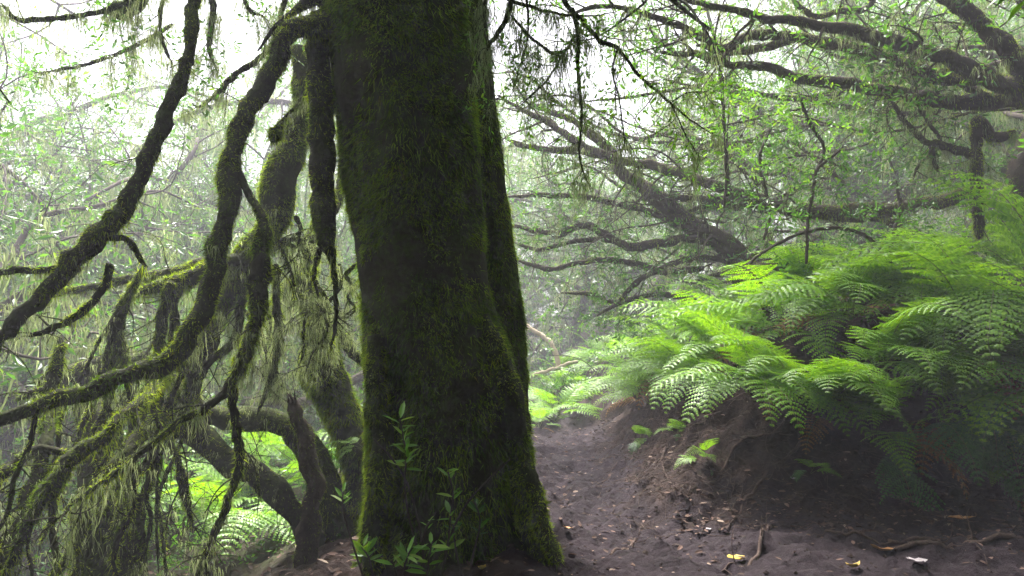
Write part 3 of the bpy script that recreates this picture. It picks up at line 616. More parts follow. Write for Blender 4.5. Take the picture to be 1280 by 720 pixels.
RL([(1075, 354), (1040, 345), (1000, 338), (950, 332), (905, 342), (870, 350)], 7.2, 7.6, 7, 4, twigs=7, tl=.7, moss=1.)
RL([(930, 330), (880, 322), (840, 330), (800, 350), (770, 380), (745, 395)], 7.8, 8.2, 5, 3, twigs=6, leafn=4)

random.seed(77)
for k in range(14):
    x = random.uniform(840, 1120); y = random.uniform(150, 350); d = random.uniform(7.4, 9.5); n = 8; Lx = random.uniform(180, 420); r = random.uniform(2., 4.4); up = random.uniform(-.25, .30); P_ = []; ph = random.uniform(0, 6)
    for q in range(n): P_.append((x-Lx*q/(n-1), y-Lx*up*q/(n-1)+16*math.sin(q*1.1+ph)+random.uniform(-7, 7), d+.12*q, r*(1-.6*q/(n-1))))
    add_limb(rp, P_, mats=MR, moss=.5, topbias=.8, twigs=6, tl=.8, tr=.01, hang=2, hl=.2, leafn=1, leafsize=.055)
# fallen mossy logs on the slope
def log(label, pts, name='fallen_log', **k):
    C = pxpath(pts); m = C[:, :3].mean(0); t = thing(name, label, 'fallen log', (m[0], m[1], m[2]-C[:, 3].mean()))
    p = Part(t); k.setdefault('mats', [M['bark'], M['moss']]); k.setdefault('topbias', .6); k.setdefault('leafn', 0)
    add_limb(p, pts, name='log', **k); return t
log('thin mossy log arching low behind the ferns on the right bank', pts_([(915, 352), (960, 334), (1000, 336), (1050, 350), (1100, 356), (1150, 372)], 6.6, 6.2, 6, 6), moss=1., twigs=4, hang=4)
log('long straight mossy log lying across the hillside below the gnarled limbs', pts_([(1000, 262), (1060, 264), (1110, 262), (1170, 252), (1230, 240)], 7.2, 6.8, 9, 8), moss=1., twigs=4, hang=4)
log('pale bare curved branch rising from the ferns at the end of the path', pts_([(700, 468), (694, 440), (684, 424), (668, 414), (655, 406), (630, 402)], 11.5, 12, 3.4, 2.4), name='bare_branch', mats=[M['pale_wood'], M['moss']], moss=0, twigs=4, tl=.5, lump=.1)
log('pinkish dead log lying at the foot of the pale curved branch', pts_([(664, 470), (690, 462), (712, 454), (722, 452)], 11.4, 11.4, 2.4, 2), moss=0, mats=[M['pale_wood'], M['moss']])
log('mossy log lying on the forest floor seen under the arching limbs', pts_([(215, 602), (280, 594), (330, 600), (400, 590), (450, 580)], 8.0, 8.4, 12, 10), moss=1.1, twigs=2)
log('grey branch lying in the mist above the long mossy log', pts_([(300, 500), (350, 506), (400, 498), (450, 470), (480, 440)], 9, 9.5, 6, 5), moss=.4, twigs=5)

# ================================================================== background trees
def view_space(P, m=0.):
    """points in the space before the camera, kept clear of the added shade trees"""
    P = np.atleast_2d(P); return (P[:, 1] > -1.3) & (np.abs(P[:, 0]) < .80*np.maximum(P[:, 1], 0)+1.9+m) & (P[:, 2] < 2.1+.50*np.maximum(P[:, 1], 0)+m) & (P[:, 1] < 9)
def make_tree(label, seed, H=7, r=.13, lean=(.3, 0), nl=5, crown=1., hang=1., bark='bark_far', leafs=.058, sub=7, at_=(0, 0, 0), simple=True, low=.3, spr=.2, clear=False):
    global rng
    keep = rng; rng = np.random.default_rng(seed); random.seed(seed)
    t = thing('tree', label, 'tree', at_); p = Part(t); o = p.o
    mats = [M[bark], M['moss']]
    W = wander(o+[0, 0, -.3], [lean[0], lean[1], 1], H*.75, r*1.25, r*.45, .25, .22, .01)
    g = Geo(); Vt, Qt, Dt = add_tube(g, W, 10, 0, lump=.25); fuzz(g, Vt, Qt, Dt, 1500, .05, .011, 1, topbias=.2, patch=.3)
    p.add('trunk', g, mats); PP = []; DD = []; hp = Geo()
    for k in range(nl):
        f = low+(.95-low)*(k+.5)/nl; i = int(len(W)*f); az = k*2.4+random.random()*1.2
        L = H*.45*random.uniform(.7, 1.2); Wl = wander(W[i, :3], [math.cos(az), math.sin(az), random.uniform(.05, .6)], L, W[i, 3]*.65, .012, .16, .42, .01)
        if clear:
            bad = np.where(view_space(Wl[:, :3], .1))[0]
            if len(bad): Wl = Wl[:bad[0]]
            if len(Wl) < 5: continue
        g = Geo(); Vt, Qt, Dt = add_tube(g, Wl, 7, 0, lump=.2); fuzz(g, Vt, Qt, Dt, 1600, .045, .010, 1, topbias=.5, patch=.3)
        br = branchlets(Wl, sub, L*.5, Wl[:, 3].mean()*.5, 1, .5, -.01)
        for B_, dp in br:
            if clear and view_space(B_[:, :3]).any(): continue
            add_tube(g, B_, 4, 0, lump=0, cap=False)
            for q in range(random.randint(3, 6)):
                j = random.randint(len(B_)//3, len(B_)-2); PP.append(B_[j, :3]+rng.normal(size=3)*.05); DD.append(B_[j+1, :3]-B_[j, :3])
            if random.random() < .5*hang: hang_along(hp, B_, 6*hang, .26, (6, 16), .03, .008)
        hang_along(hp, Wl, 5*hang, .32, (8, 20), .04, .008)
        p.add('limb', g, mats)
    g = Geo(); PP = np.array(PP); DD = np.array(DD); m = max(1, int(len(PP)*crown))
    ix = rng.integers(0, len(PP), m); QQ = PP[ix]+rng.normal(size=(m, 3))*spr; DX = DD[ix]
    if clear: kp = ~view_space(QQ, .45); QQ = QQ[kp]; DX = DX[kp]
    sprays(g, QQ, DX, 9, .32, leafs, 0, simple=simple)
    p.add('crown', g, M['leaf']); p.add('hanging_moss', hp, M['lichen'])
    rng = keep; return t
protos = [make_tree('proto', 100+i, H=h, r=r, lean=l, nl=nl, crown=c, low=lo) for i, (h, r, l, nl, c, lo) in enumerate([
    (8.5, .15, (.15, 0), 10, 2.3, .12), (7.5, .11, (.4, .1), 9, 2.4, .14), (9.5, .20, (-.2, .1), 11, 2.1, .15), (7.0, .09, (-.45, -.1), 9, 2.4, .12), (8.0, .13, (.1, .3), 10, 2.1, .12)])]
used = [False]*5
def put_tree(k, px, d, label, group=None, s=1., rz=None, x=None, dz=0.):
    k = k % 5
    if not used[k]: t = protos[k]; used[k] = True
    else: t = copy_tree(protos[k])
    xx = (px-640)/F*d if x is None else x
    t.location = (xx, d, hz(xx, d)-.05+dz); t.rotation_euler = (0, 0, random.uniform(0, 6.28) if rz is None else rz); t.scale = (s, s, s)
    t['label'] = label
    if group: t['group'] = group
    return t
random.seed(11)
spots = [
 (2, 190, 10.5, 'stout grey trunk standing in the mist between the two drooping mossy limbs', .9),
 (0, 30, 12.0, 'hazy leafy tree at the left edge, below the bright gap in the canopy', 1.),
 (1, 78, 15.0, 'slim misty tree straight below the bright sky gap', 1.),
 (3, 120, 10.5, 'small leafy tree in front of the bright mist at the left', 1.),
 (4, 255, 13.0, 'misty tree seen between the near limbs, right of the stout grey trunk', 1.),
 (0, 330, 15.5, 'faint tree seen through the fork of the hanging limbs', 1.),
 (3, -20, 11.0, 'tree whose green leaves enter the picture at the upper left edge', 1.1),
 (1, 400, 12.0, 'misty tree glimpsed just left of the big mossy trunk', .9),
 (4, 715, 19.0, 'pale tree in the brightest mist beyond the end of the path', 1.),
 (2, 800, 17.0, 'tall misty tree rising behind the low spreading tree', 1.),
 (0, 900, 15.0, 'leafy tree in the mist above the trunk of the spreading tree', 1.),
 (3, 1000, 13.0, 'small crooked tree on the slope behind the leafy shrubs', 1.),
 (1, 1080, 12.0, 'misty tree on the hillside under the long gnarled limbs', .9),
 (4, 1170, 9.5, 'leafy tree on the hillside above the fern bank', .9),
 (2, 1250, 12.5, 'dark tree behind the gnarled tree at the right edge', .9),
 (3, 1400, 8.0, 'tree whose branches enter at the right edge above the ferns', .9),
]
for k, px, d, lab, s in spots: put_tree(k, px, d, lab, s=s)
for i, (k, px, d, lab, s_) in enumerate([(0, -80, 13, 'tree at the far left whose crown fills the upper left corner', 1.3), (1, 60, 18, 'tall misty tree rising behind the slim one under the sky gap', 1.5), (3, 170, 14.5, 'misty tree whose crown hangs above the stout grey trunk', 1.25), (4, 270, 17, 'tall tree in the mist between the two big hanging limbs', 1.5), (0, 360, 19, 'tall tree in the mist close left of the big trunk', 1.5), (2, 10, 20, 'stout misty tree furthest back at the left', 1.5)]): put_tree(k, px, d, lab, s=s_)
for k in range(54):
    d = random.uniform(13, 34); px = 640+(k/53-.5)*1750+random.uniform(-30, 30)
    if 560 < px < 900 and d < 24: continue
    put_tree(k, px, d, 'pale tree fading into the mist far behind the others', 'far trees lost in the mist', s=random.uniform(1.2, 1.9))
# unseen trees added behind and beside the camera to shade the near scene
back = [(-3.6, -1.5, 'unseen shade tree added behind the camera on the left'), (3.4, -2.0, 'unseen shade tree added behind the camera on the right'), (.3, -4.5, 'unseen shade tree added straight behind the camera'), (-7.0, 1.2, 'unseen shade tree added on the slope left of the camera'), (5.4, 1.2, 'unseen shade tree added on the bank right of the camera'), (-2.6, -6.2, 'second unseen shade tree added back on the left behind the camera'), (3.0, -7.0, 'second unseen shade tree added back on the right behind the camera')]
cn = make_tree('proto', 140, H=7, r=.15, lean=(.1, .1), nl=10, crown=9, low=.15, sub=7, leafs=.12, spr=.35)
for i, (x, y, lab) in enumerate(back):
    t = cn if i == 0 else copy_tree(cn)
    t.location = (x, y, hz(x, y)-.05); t.rotation_euler = (0, 0, i*1.3); t['label'] = lab
for i, (x, y, lab) in enumerate([(3.3, .2, 'unseen high-crowned shade tree added just right of the camera'), (-3.4, .4, 'unseen high-crowned shade tree added just left of the camera'), (.2, -2.4, 'unseen high-crowned shade tree added right behind the camera'), (5.2, 2.6, 'unseen high-crowned shade tree added on the bank outside the right edge')]):  # high crowns added out of view to darken the near haze
    make_tree(lab, 141+i, H=8, r=.14, lean=(-.02*x, .05), nl=11, crown=6 if i != 1 else 2., low=.4, sub=7, leafs=.15, spr=.3, at_=(x, y, hz(x, y)), clear=True)
# crown of the big trunk, unseen above the frame, thickened for shade
random.seed(5)
g = Geo(); cr = Geo(); PP = []; DD = []
top = at(455, -560, 3.95); hp = Geo()
for k in range(13):
    az = k*2.4; s0 = at(470-k*1.5, -230-k*26, 3.95)
    Wl = wander(s0, [math.cos(az), math.sin(az), .18], 3.0, .075, .012, .18, .3, .0)
    g = Geo(); Vt, Qt, Dt = add_tube(g, Wl, 8, 0, lump=.2); br = branchlets(Wl, 7, 1.2, .022, 1, .4, -.0)
    for B_, dp in br:
        add_tube(g, B_, 4, 0, lump=0, cap=False)
        for q in range(5):
            j = random.randint(len(B_)//3, len(B_)-2); PP.append(B_[j, :3]); DD.append(B_[j+1, :3]-B_[j, :3])
        if random.random() < .6: hang_along(hp, B_, 5, .3, (5, 12), .02, .003)
    mp.add('limb', g, MB)
PP = np.array(PP); DD = np.array(DD); keep = PP[:, 2] > 3.5+np.clip(PP[:, 1]-4, 0, 9)*.44; PP = PP[keep]; DD = DD[keep]
ix = rng.integers(0, len(PP), int(len(PP)*5)); Q0 = PP[ix]+rng.normal(size=(len(ix), 3))*.2; kp = (Q0[:, 2] > 3.4+np.clip(Q0[:, 1]-4, 0, 9)*.44) & ~((Q0[:, 0] > .9) & (Q0[:, 1] > 3.6)) & ~((Q0[:, 0] < -.9) & (Q0[:, 1] > 1.5)); sprays(cr, Q0[kp], DD[ix][kp], 9, .3, .12, 0, simple=True)  # gaps cut in the unseen crown to let light onto ferns and left limbs
mp.add('crown', cr, M['leaf']); mp.add('hanging_moss', hp, M['lichen'])

# ================================================================== ferns
def frond_mesh(seed, L=.85, W=.30, stipe=.25, arch=1.5, start=62, npin=17, material='fern', rough=1., name='frond', ang_tip=-45, sag=.3):
    r = np.random.default_rng(seed); g = Geo()
    n = 34; t = np.linspace(0, 1, n)
    ang = np.radians(start+(ang_tip-start)*t**arch); ds = L/(n-1)
    yaw = np.cumsum(r.normal(size=n)*.025)+r.normal()*.15*t
    X_ = np.cumsum(np.stack([np.cos(ang)*np.cos(yaw), np.cos(ang)*np.sin(yaw), np.sin(ang)], 1)*ds, axis=0); X_ -= X_[0]
    add_tube(g, np.column_stack([X_, .0038*(1-.8*t)]), 5, 1, lump=0)
    T = np.gradient(X_, axis=0); T = unit(T); S = unit(np.cross(np.array([0, 0, 1.]), T)); U = np.cross(T, S)
    twist = r.normal()*.18
    tp = stipe+(1-stipe)*(np.arange(npin)+.5)/npin
    for k, tt in enumerate(tp):
        q = (tt-stipe)/(1-stipe); prof = min(1, .62+2.4*q)*(1-q)**.8 if q < .5 else (1-q)**.85*1.0
        Lp = W*max(.03, prof)*(1+.06*r.normal())
        i = tt*(n-1); i0 = int(i); fr = i-i0; i1 = min(n-1, i0+1)
        P0 = X_[i0]*(1-fr)+X_[i1]*fr; t_, s_, u_ = T[i0], S[i0], U[i0]
        for sg in (1, -1):
            m = max(5, int(Lp/.0165)); v = (np.arange(m)+.6)/m
            back = .42-.25*q
            pd = unit(s_*sg+t_*(back)+u_*(.15+twist*sg+.06*r.normal()))
            droop = sag*(.6+.8*r.random())
            Pp = P0+pd*(v*Lp)[:, None]+np.array([0, 0, -1.])*(droop*v*v*Lp)[:, None]+t_*(.22*v*v*Lp)[:, None]
            pt = unit(np.gradient(Pp, axis=0)) if m > 1 else pd[None]
            # pinna midrib
            w_ = .0016
            nn = unit(np.cross(pt, u_))
            A = Pp-nn*w_; B = Pp+nn*w_
            Vv = np.stack([A, B], 1).reshape(-1, 3); ii = np.arange(m-1)*2
            g.add(Vv, np.stack([ii, ii+1, ii+3, ii+2], 1), 0)
            for sd in (1, -1):
                lp = (Lp*.12+.008)*np.minimum(1, .6+v*2)*np.clip(1-v, 0, 1)**.7+.005
                lp = lp*(1+.08*r.normal(size=m)); wdt = np.minimum(.0165, Lp/m*.93)*np.ones(m)
                dd = unit(nn*sd+pt*.38+U[i0]*(-.10+.1*r.normal(size=(m, 1)))+np.array([0, 0, -.12]))
                b0 = Pp-pt*wdt[:, None]*.5; b1 = Pp+pt*wdt[:, None]*.5
                c0 = Pp+dd*(lp*.62)[:, None]+pt*(wdt*.36)[:, None]; c1 = Pp+dd*(lp*.55)[:, None]-pt*(wdt*.36)[:, None]
                e = Pp+dd*lp[:, None]+pt*(wdt*.22)[:, None]
                Vv = np.stack([b0, b1, c0, e, c1], 1).reshape(-1, 3)
                g.add(Vv, np.arange(5*m).reshape(-1, 5) if sd > 0 else np.arange(5*m).reshape(-1, 5)[:, ::-1], 0)
    return g.mesh(name, [M[material], M['rachis']])
FR = [frond_mesh(200+i, L=l, W=w, start=s, ang_tip=a, arch=ar) for i, (l, w, s, a, ar) in enumerate([
    (1.15, .30, 68, -30, 1.2), (1.0, .28, 58, -45, 1.1), (1.25, .33, 72, -25, 1.3), (.95, .26, 50, -55, 1.0), (1.05, .30, 78, -10, 1.5), (1.1, .31, 60, -35, .9)])]
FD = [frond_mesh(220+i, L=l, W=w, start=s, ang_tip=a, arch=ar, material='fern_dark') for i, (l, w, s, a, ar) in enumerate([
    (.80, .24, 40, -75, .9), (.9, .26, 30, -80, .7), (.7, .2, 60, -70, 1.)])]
FB = [frond_mesh(240, L=.85, W=.22, start=35, ang_tip=-75, material='fern_dry', npin=14), ]
def frond(parent, me, az, tilt=0, s=1., roll=0, z=0):
    o = bpy.data.objects.new('frond', me); COL.objects.link(o); o.parent = parent
    o.rotation_euler = (roll, tilt, az); o.scale = (s, s, s*random.uniform(.9, 1.1)); o.location = (random.uniform(-.03, .03), random.uniform(-.03, .03), z); return o
def fern(x, y, label, bias=None, n=8, s=1., spread=1.3, kind='b', group=None, dz=0, dead=0, tilt=(-.15, .3)):
    t = thing('fern', label, 'fern', (x, y, hz(x, y)-.01+dz), 0, group)
    for k in range(n):
        az = (bias+random.uniform(-spread, spread)) if bias is not None else 2*PI*k/n+random.uniform(-.3, .3)
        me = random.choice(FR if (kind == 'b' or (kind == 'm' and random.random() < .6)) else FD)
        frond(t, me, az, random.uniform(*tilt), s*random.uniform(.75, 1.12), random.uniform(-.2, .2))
    for k in range(dead):
        o = frond(t, FB[0], (bias or 0)+random.uniform(-1.6, 1.6), .2, s*random.uniform(.7, 1.1)); o['label'] = 'dry brown frond'
    return t
random.seed(21)
W_ = PI      # azimuth pi points left, towards the path; -pi/2 towards the camera
def fpx(px, d, **k):
    return fern((px-640)/F*d, d, **k)
near = [
 (1090, 4.72, 'green fern with fronds hanging straight down over the bare soil of the bank', -PI/2-.2, 6, .88, .7, 'm', 0),
 (1170, 4.70, 'dark fern drooping down the bank above the rust-coloured leaf', -PI/2+.1, 6, .85, .7, 'm', 0),
 (1030, 4.86, 'yellow-green fern hanging lowest over the bare soil, left of the straight hanging fronds', -PI/2-.3, 9, .85, .6, 'b', 0),
 (1100, 4.95, 'pale green fern with fronds arching left above the hanging ones', -PI/2-.7, 9, .85, 1.0, 'b', 1),
 (1200, 4.90, 'pale fern spreading over the dark drooping one', -PI/2-.3, 6, .85, 1.0, 'm', 0),
 (985, 5.05, 'yellow-green fern spilling over the top corner of the bank', -PI/2-.7, 9, .8, 1.0, 'b', 1),
 (1300, 5.3, 'high fern whose bright fronds reach the right edge of the photo just below the trunk', PI-.2, 8, 1.4, .8, 'b', 0),
 (1215, 5.0, 'big arching fern with its fronds spread level above the silvery one', PI+.1, 7, 1.2, .8, 'b', 0),
 (1275, 4.85, 'shaded fern hanging over the dark hollow at the right edge', -PI/2-.2, 5, .9, .9, 'm', 0),
 (1240, 4.75, 'silvery fern leaning in from the right edge over the dark hollow', -PI+.6, 8, .9, .8, 'm', 0),
 (1365, 4.35, 'nearest fern, its long fronds entering from the right edge', PI-.1, 7, 1.05, .55, 'm', 0),
 (1330, 4.75, 'tall bright fern arching left at the right edge below the gnarled trunk', PI, 10, 1.4, .7, 'b', 0),
 (1255, 5.1, 'tallest bright yellow-green fern of the bank, under the gnarled limbs', PI, 9, 1.4, .9, 'b', 0),
 (945, 5.05, 'fern with long feathery fronds just above the brown twiggy soil', -PI/2-.7, 9, .9, 1.1, 'b', 0),
 (1180, 5.4, 'fern with a dry brown frond between the tall fern and the pale one', -PI+.5, 8, 1.05, 1.2, 'b', 2),
 (1060, 5.5, 'broad fern in the middle of the bank with level fronds', -PI+.5, 9, 1., 1.2, 'b', 0),
 (985, 5.7, 'fern with glossy fronds behind the front row of the bank', -PI+.6, 9, 1., 1.2, 'b', 1),
 (915, 5.8, 'dense vivid green fern overhanging the right side of the path', -PI+.5, 10, .95, 1.2, 'b', 0),
 (872, 6.2, 'vivid green fern reaching furthest over the path', -PI+.4, 10, .9, 1.2, 'b', 0),
 (850, 6.9, 'light green fern over the path bend, left of the vivid ones', -PI+.4, 9, .85, 1.2, 'b', 0),
 (930, 6.6, 'fern on the bank top behind the vivid green ones', -PI+.4, 9, 1., 1.4, 'b', 0),
 (1010, 6.5, 'fern below the thin mossy arching log', -PI+.4, 9, 1., 1.4, 'b', 0),
 (1100, 6.3, 'fern among twigs right below the end of the arching log', -PI+.4, 8, 1., 1.4, 'b', 1),
 (1200, 6.3, 'shaded fern behind the tallest fern', -PI+.4, 8, 1.05, 1.4, 'm', 0),
 (1310, 6.4, 'shaded fern at the foot of the gnarled tree', -PI+.4, 8, 1.05, 1.4, 'm', 0),
 (812, 7.7, 'small fern low at the right rim of the path before it fades', -PI+.4, 9, .8, 1.2, 'b', 0),
 (870, 7.7, 'soft green fern behind the light green one over the bend', -PI+.4, 9, .9, 1.3, 'b', 0),
 (790, 8.8, 'pale fern close to the vanishing end of the path on its right', -PI+.4, 9, .8, 1.3, 'b', 0),
 (840, 8.9, 'pale misty fern above the far right rim of the path', -PI+.4, 9, .9, 1.4, 'b', 0),
 (674, 8.6, 'bright fern at the left rim of the path where it vanishes beside the trunk', None, 8, .55, 1.4, 'b', 0),
]
for px, d, lab, bias, n, s, sp2, kd, dead in near: fpx(px, d+(.10 if d < 6.5 and kd != 'd' and px < 1300 else .06), label=lab, bias=bias, n=n+1, s=s, spread=sp2, kind=kd, dead=dead+(1 if random.random() < .7 else 0))
for k in range(26):
    d = 9.3+k*.16+random.uniform(-.2, .2); px = random.uniform(690, 900) if k % 2 else random.uniform(650, 1180)
    fpx(px, d, label='pale fern in the misty fern patch beyond the end of the path', bias=None, n=7, s=random.uniform(.7, 1.), group='pale ferns in the mist')
for i, (px, d, lab) in enumerate([
 (300, 5.6, 'bright fern in the hollow under the arching mossy limbs'), (345, 6.2, 'bright fern behind the first one in the hollow'), (262, 6.3, 'yellow-green fern at the left of the hollow'),
 (385, 6.9, 'fern half hidden by the broken snag'), (215, 7.0, 'misty fern left of the hollow beside a leaning sapling'), (330, 7.4, 'far fern of the hollow near the mossy log'), (150, 8, 'misty fern behind the dark mossy bole')]):
    fpx(px, d, label=lab, bias=-PI/2+.4*(i % 3-1), n=9, s=1.05, spread=2.0, dz=.0)
for i, (px, d, s_, lab) in enumerate([(882, 4.95, .30, 'tiny dark fern rooted in the bare face of the bank'), (845, 5.6, .28, 'tiny pale fern low on the bank beside the path'), (1010, 4.62, .26, 'tiny fern on the bank face left of the hanging fronds'), (1250, 4.5, .30, 'tiny fern in the dark hollow at the lower right'), (800, 6.4, .3, 'tiny fern at the path rim below the light green fern')]):
    fpx(px, d, label=lab, bias=-PI/2-.4, n=5, s=s_, spread=1.2, kind='m')
# little fern growing on the leaning trunk
p = at(452, 562, 4.72); t = thing('fern', 'little fern sprouting from the shaggy leaning trunk', 'fern', tuple(p))
for k in range(4): frond(t, FR[k], PI-.5+k*.3, .5, .24)

# ================================================================== shrubs
def shrub(x, y, label, h=1.1, n=6, leaf=.06, m='leaf', group=None, dz=0, lean=None, per=6, simple=False, s=1., dens=7, name='shrub', cat='shrub', r=.008, base=None):
    t = thing(name, label, cat, (x, y, hz(x, y)+dz) if base is None else tuple(base), 0, group); p = Part(t); g = Geo(); lf = Geo(); PP = []; DD = []
    for k in range(n):
        a = random.uniform(0, 2*PI); ln_ = lean if lean is not None else (0, 0)
        W = wander(p.o+[0, 0, -.05], [math.cos(a)*.4+ln_[0], math.sin(a)*.4+ln_[1], 1], h*random.uniform(.6, 1.1), r, r*.3, .06, .28, 0)
        add_tube(g, W, 5, 0, lump=0)
        for B_, dp in branchlets(W, dens, h*.35, r*.45, 0, .35, 0, lo=.3):
            add_tube(g, B_, 4, 0, lump=0, cap=False)
            for q in range(2):
                j = random.randint(len(B_)//3, len(B_)-2); PP.append(B_[j, :3]); DD.append(B_[j+1, :3]-B_[j, :3])
        PP.append(W[-2, :3]); DD.append(W[-1, :3]-W[-2, :3])
    sprays(lf, np.array(PP), np.array(DD), per, .13, leaf, 0, simple=simple, droop=.2)
    p.add('stem', g, M['bark']); p.add('foliage', lf, M[m]); return t
random.seed(31)
SH = [(1010, 6.9, 1.6, 'leafy shrub with thin dark forking stems in front of the long log', 'leaf'), (930, 7.6, 1.5, 'open leafy shrub in front of the spreading trunk', 'leaf'), (1075, 8.2, 1.7, 'shrub with small bright leaves behind the long log', 'leaf_young'),
      (1150, 7.4, 1.2, 'bright young shrub just above the tallest fern', 'leaf_young'), (845, 9.2, 1.7, 'leafy shrub in the mist left of the spreading trunk', 'leaf'), (760, 10.2, 1.6, 'leafy shrub in the mist above the far end of the path', 'leaf'),
      (700, 9.9, .7, 'low shrub at the very end of the path', 'leaf'), (1230, 8.0, 1.5, 'shrub beside the gnarled trunk', 'leaf'), (980, 9.6, 1.9, 'tall thin shrub on the hillside behind the spreading tree', 'leaf'),
      (230, 6.0, 1.0, 'small shrub in the hollow, left of the ferns', 'leaf_young'), (180, 6.6, 1.3, 'leafy shrub behind the dark bole at the left', 'leaf'), (420, 6.2, 1.0, 'small shrub between the snag and the big trunk', 'leaf'), (60, 7.5, 1.8, 'leafy shrub at the left behind the tangle of twigs', 'leaf'), (300, 8.6, 1.5, 'misty shrub behind the arching limbs', 'leaf'), (110, 8.8, 2.2, 'tall misty shrub behind the green lower limbs', 'leaf')]
for px, d, h, lab, m in SH: shrub((px-640)/F*d, d, lab, h=h, m=m, n=6)
# thin slender saplings standing among the mist on the left
for i, (pts, lab) in enumerate([([(243, 560), (240, 610), (234, 660), (230, 720)], 'thin straight grey sapling in the hollow'), ([(168, 560), (190, 612), (205, 650), (216, 700), (222, 760)], 'leaning forked grey sapling left of the hollow'), ([(214, 520), (212, 580), (207, 640), (214, 700)], 'dim slender sapling behind the forked one')]):
    C = pxpath([(x, y, 6.6, 5-i) for x, y in pts]); t = thing('sapling', lab, 'sapling', (C[-1, 0], C[-1, 1], C[-1, 2])); p = Part(t)
    add_limb(p, C[::-1], mats=[M['bark'], M['moss']], moss=.2, twigs=5, tl=.5, name='stem', leafn=2)

# young leafy shoots at the foot of the big trunk
def shoot(label, stems, m='leaf_young', leaf=.05, d=3.3, name='sapling'):
    b = at(stems[0][0][-1][0], stems[0][0][-1][1], d); t = thing(name, label, 'sapling', (b[0], b[1], hz(b[0], b[1]))); p = Part(t)
    for pts, lv in stems:
        C = pxpath([(x, y, d+dd, .9+.9*i/len(pts)) for i, (x, y, *q) in enumerate(pts) for dd in [q[0] if q else 0]]); S = catmull(C, .015); g = Geo(); add_tube(g, S, 5, 0, lump=.1); so = p.add('stem', g, M['bark'])
        lf = Geo(); PP = []; DD = []; SZ = []
        for (x, y, s) in lv:
            o = at(x, y, d)
            j = np.argmin(np.linalg.norm(S[:, :3]-o, axis=1)); q0 = S[j, :3]
            k = 4
            for q in range(k):
                a = q*2.4+random.random(); PP.append(q0+np.array([0, 0, .012*q-.02])); DD.append([math.cos(a)*.8, math.sin(a)*.5, random.uniform(-.2, .9)]); SZ.append(leaf*1.55*s*random.uniform(.7, 1.2))
        if PP: leaves(lf, np.array(PP), np.array(DD), unit(np.array([0, -.4, 1.])+rng.normal(size=(len(PP), 3))*.25), np.array(SZ), 0, .85); p.add('foliage', lf, M[m], so)
    return t
random.seed(41)
shoot('leafy shoot with bright green leaves climbing up the left foot of the big trunk', [([(500, 524), (504, 545), (508, 570), (506, 600), (510, 640), (522, 690), (530, 745)], [(500, 528, 1.2), (503, 542, 1.1), (507, 552, .9), (508, 566, 1.2), (505, 582, 1.1), (512, 575, .8)]),
    ([(466, 548), (480, 562), (495, 580), (512, 612), (528, 680), (530, 745)], []), ([(560, 590), (566, 615), (564, 640), (558, 690), (545, 745)], [(561, 594, .9), (566, 620, .9), (563, 646, 1.0), (568, 680, 1.)]),
    ([(638, 574), (612, 598), (582, 632), (560, 680), (548, 745)], []), ([(545, 640), (530, 670), (530, 745)], [(537, 655, .6)])])
shoot('low shoot with a star of bright leaves between the leaning tree and the big trunk', [([(452, 684), (462, 700), (470, 745)], [(453, 688, 1.1), (458, 694, 1.3), (452, 696, 1.)]), ([(428, 616), (432, 650), (462, 745)], [(428, 620, .8), (430, 626, .9)])], d=3.4)
shoot('low cluster of round green leaves against the foot of the big trunk', [([(512, 690), (505, 712), (506, 750)], [(510, 694, 1.2), (504, 705, 1.2), (514, 700, 1.)]), ([(540, 678), (536, 700), (530, 750)], [(538, 684, 1.1), (534, 700, 1.1)]), ([(490, 700), (500, 730), (506, 750)], [(492, 704, 1.)])], d=3.25)
shoot('shoot with rounded dark green leaves in front of the right foot of the trunk', [([(594, 628), (600, 655), (590, 700), (586, 745)], [(596, 634, .9), (602, 638, .9), (590, 660, 1.0)]), ([(566, 655), (572, 700), (586, 745)], [(566, 660, .8)])], m='leaf', d=3.3, leaf=.042)
# leafy tip entering at the left edge
t = thing('leafy_twig', 'twig with pointed bright leaves poking in at the upper left edge', 'twig', tuple(at(-60, 150, 2.6))); p = Part(t)
C = pxpath([(-70, 40, 2.6, 2.5), (-30, 80, 2.6, 2), (0, 112, 2.6, 1.4), (12, 128, 2.6, .8)]); g = Geo(); add_tube(g, catmull(C, .02), 5, 0, lump=0); p.add('stem', g, M['bark'])
lf = Geo(); PP = [at(4, 108, 2.6), at(2, 120, 2.6), at(-6, 112, 2.6), at(6, 130, 2.6), at(-10, 100, 2.6)]
leaves(lf, np.array(PP), np.array([[.7, -.3, -.1], [.6, 0, -.5], [.3, .2, .6], [.8, .2, -.4], [.2, -.5, .4]]), unit(np.array([[0, -.5, 1.]]*5)), np.full(5, .055), 0); p.add('foliage', lf, M['leaf_young'])
# arching thin dark stem over the ferns
log('thin dark stem arching over the ferns right of the spreading tree', pts_([(925, 345), (950, 318), (990, 296), (1040, 285), (1080, 294), (1105, 318), (1120, 345), (1125, 380)], 5.9, 5.8, 1.6, 3.2), name='arching_stem', moss=0, lump=.1)
for i, (pts, lab) in enumerate([([(1100, 15), (1090, 50), (1100, 90), (1092, 118)], ''),]): pass
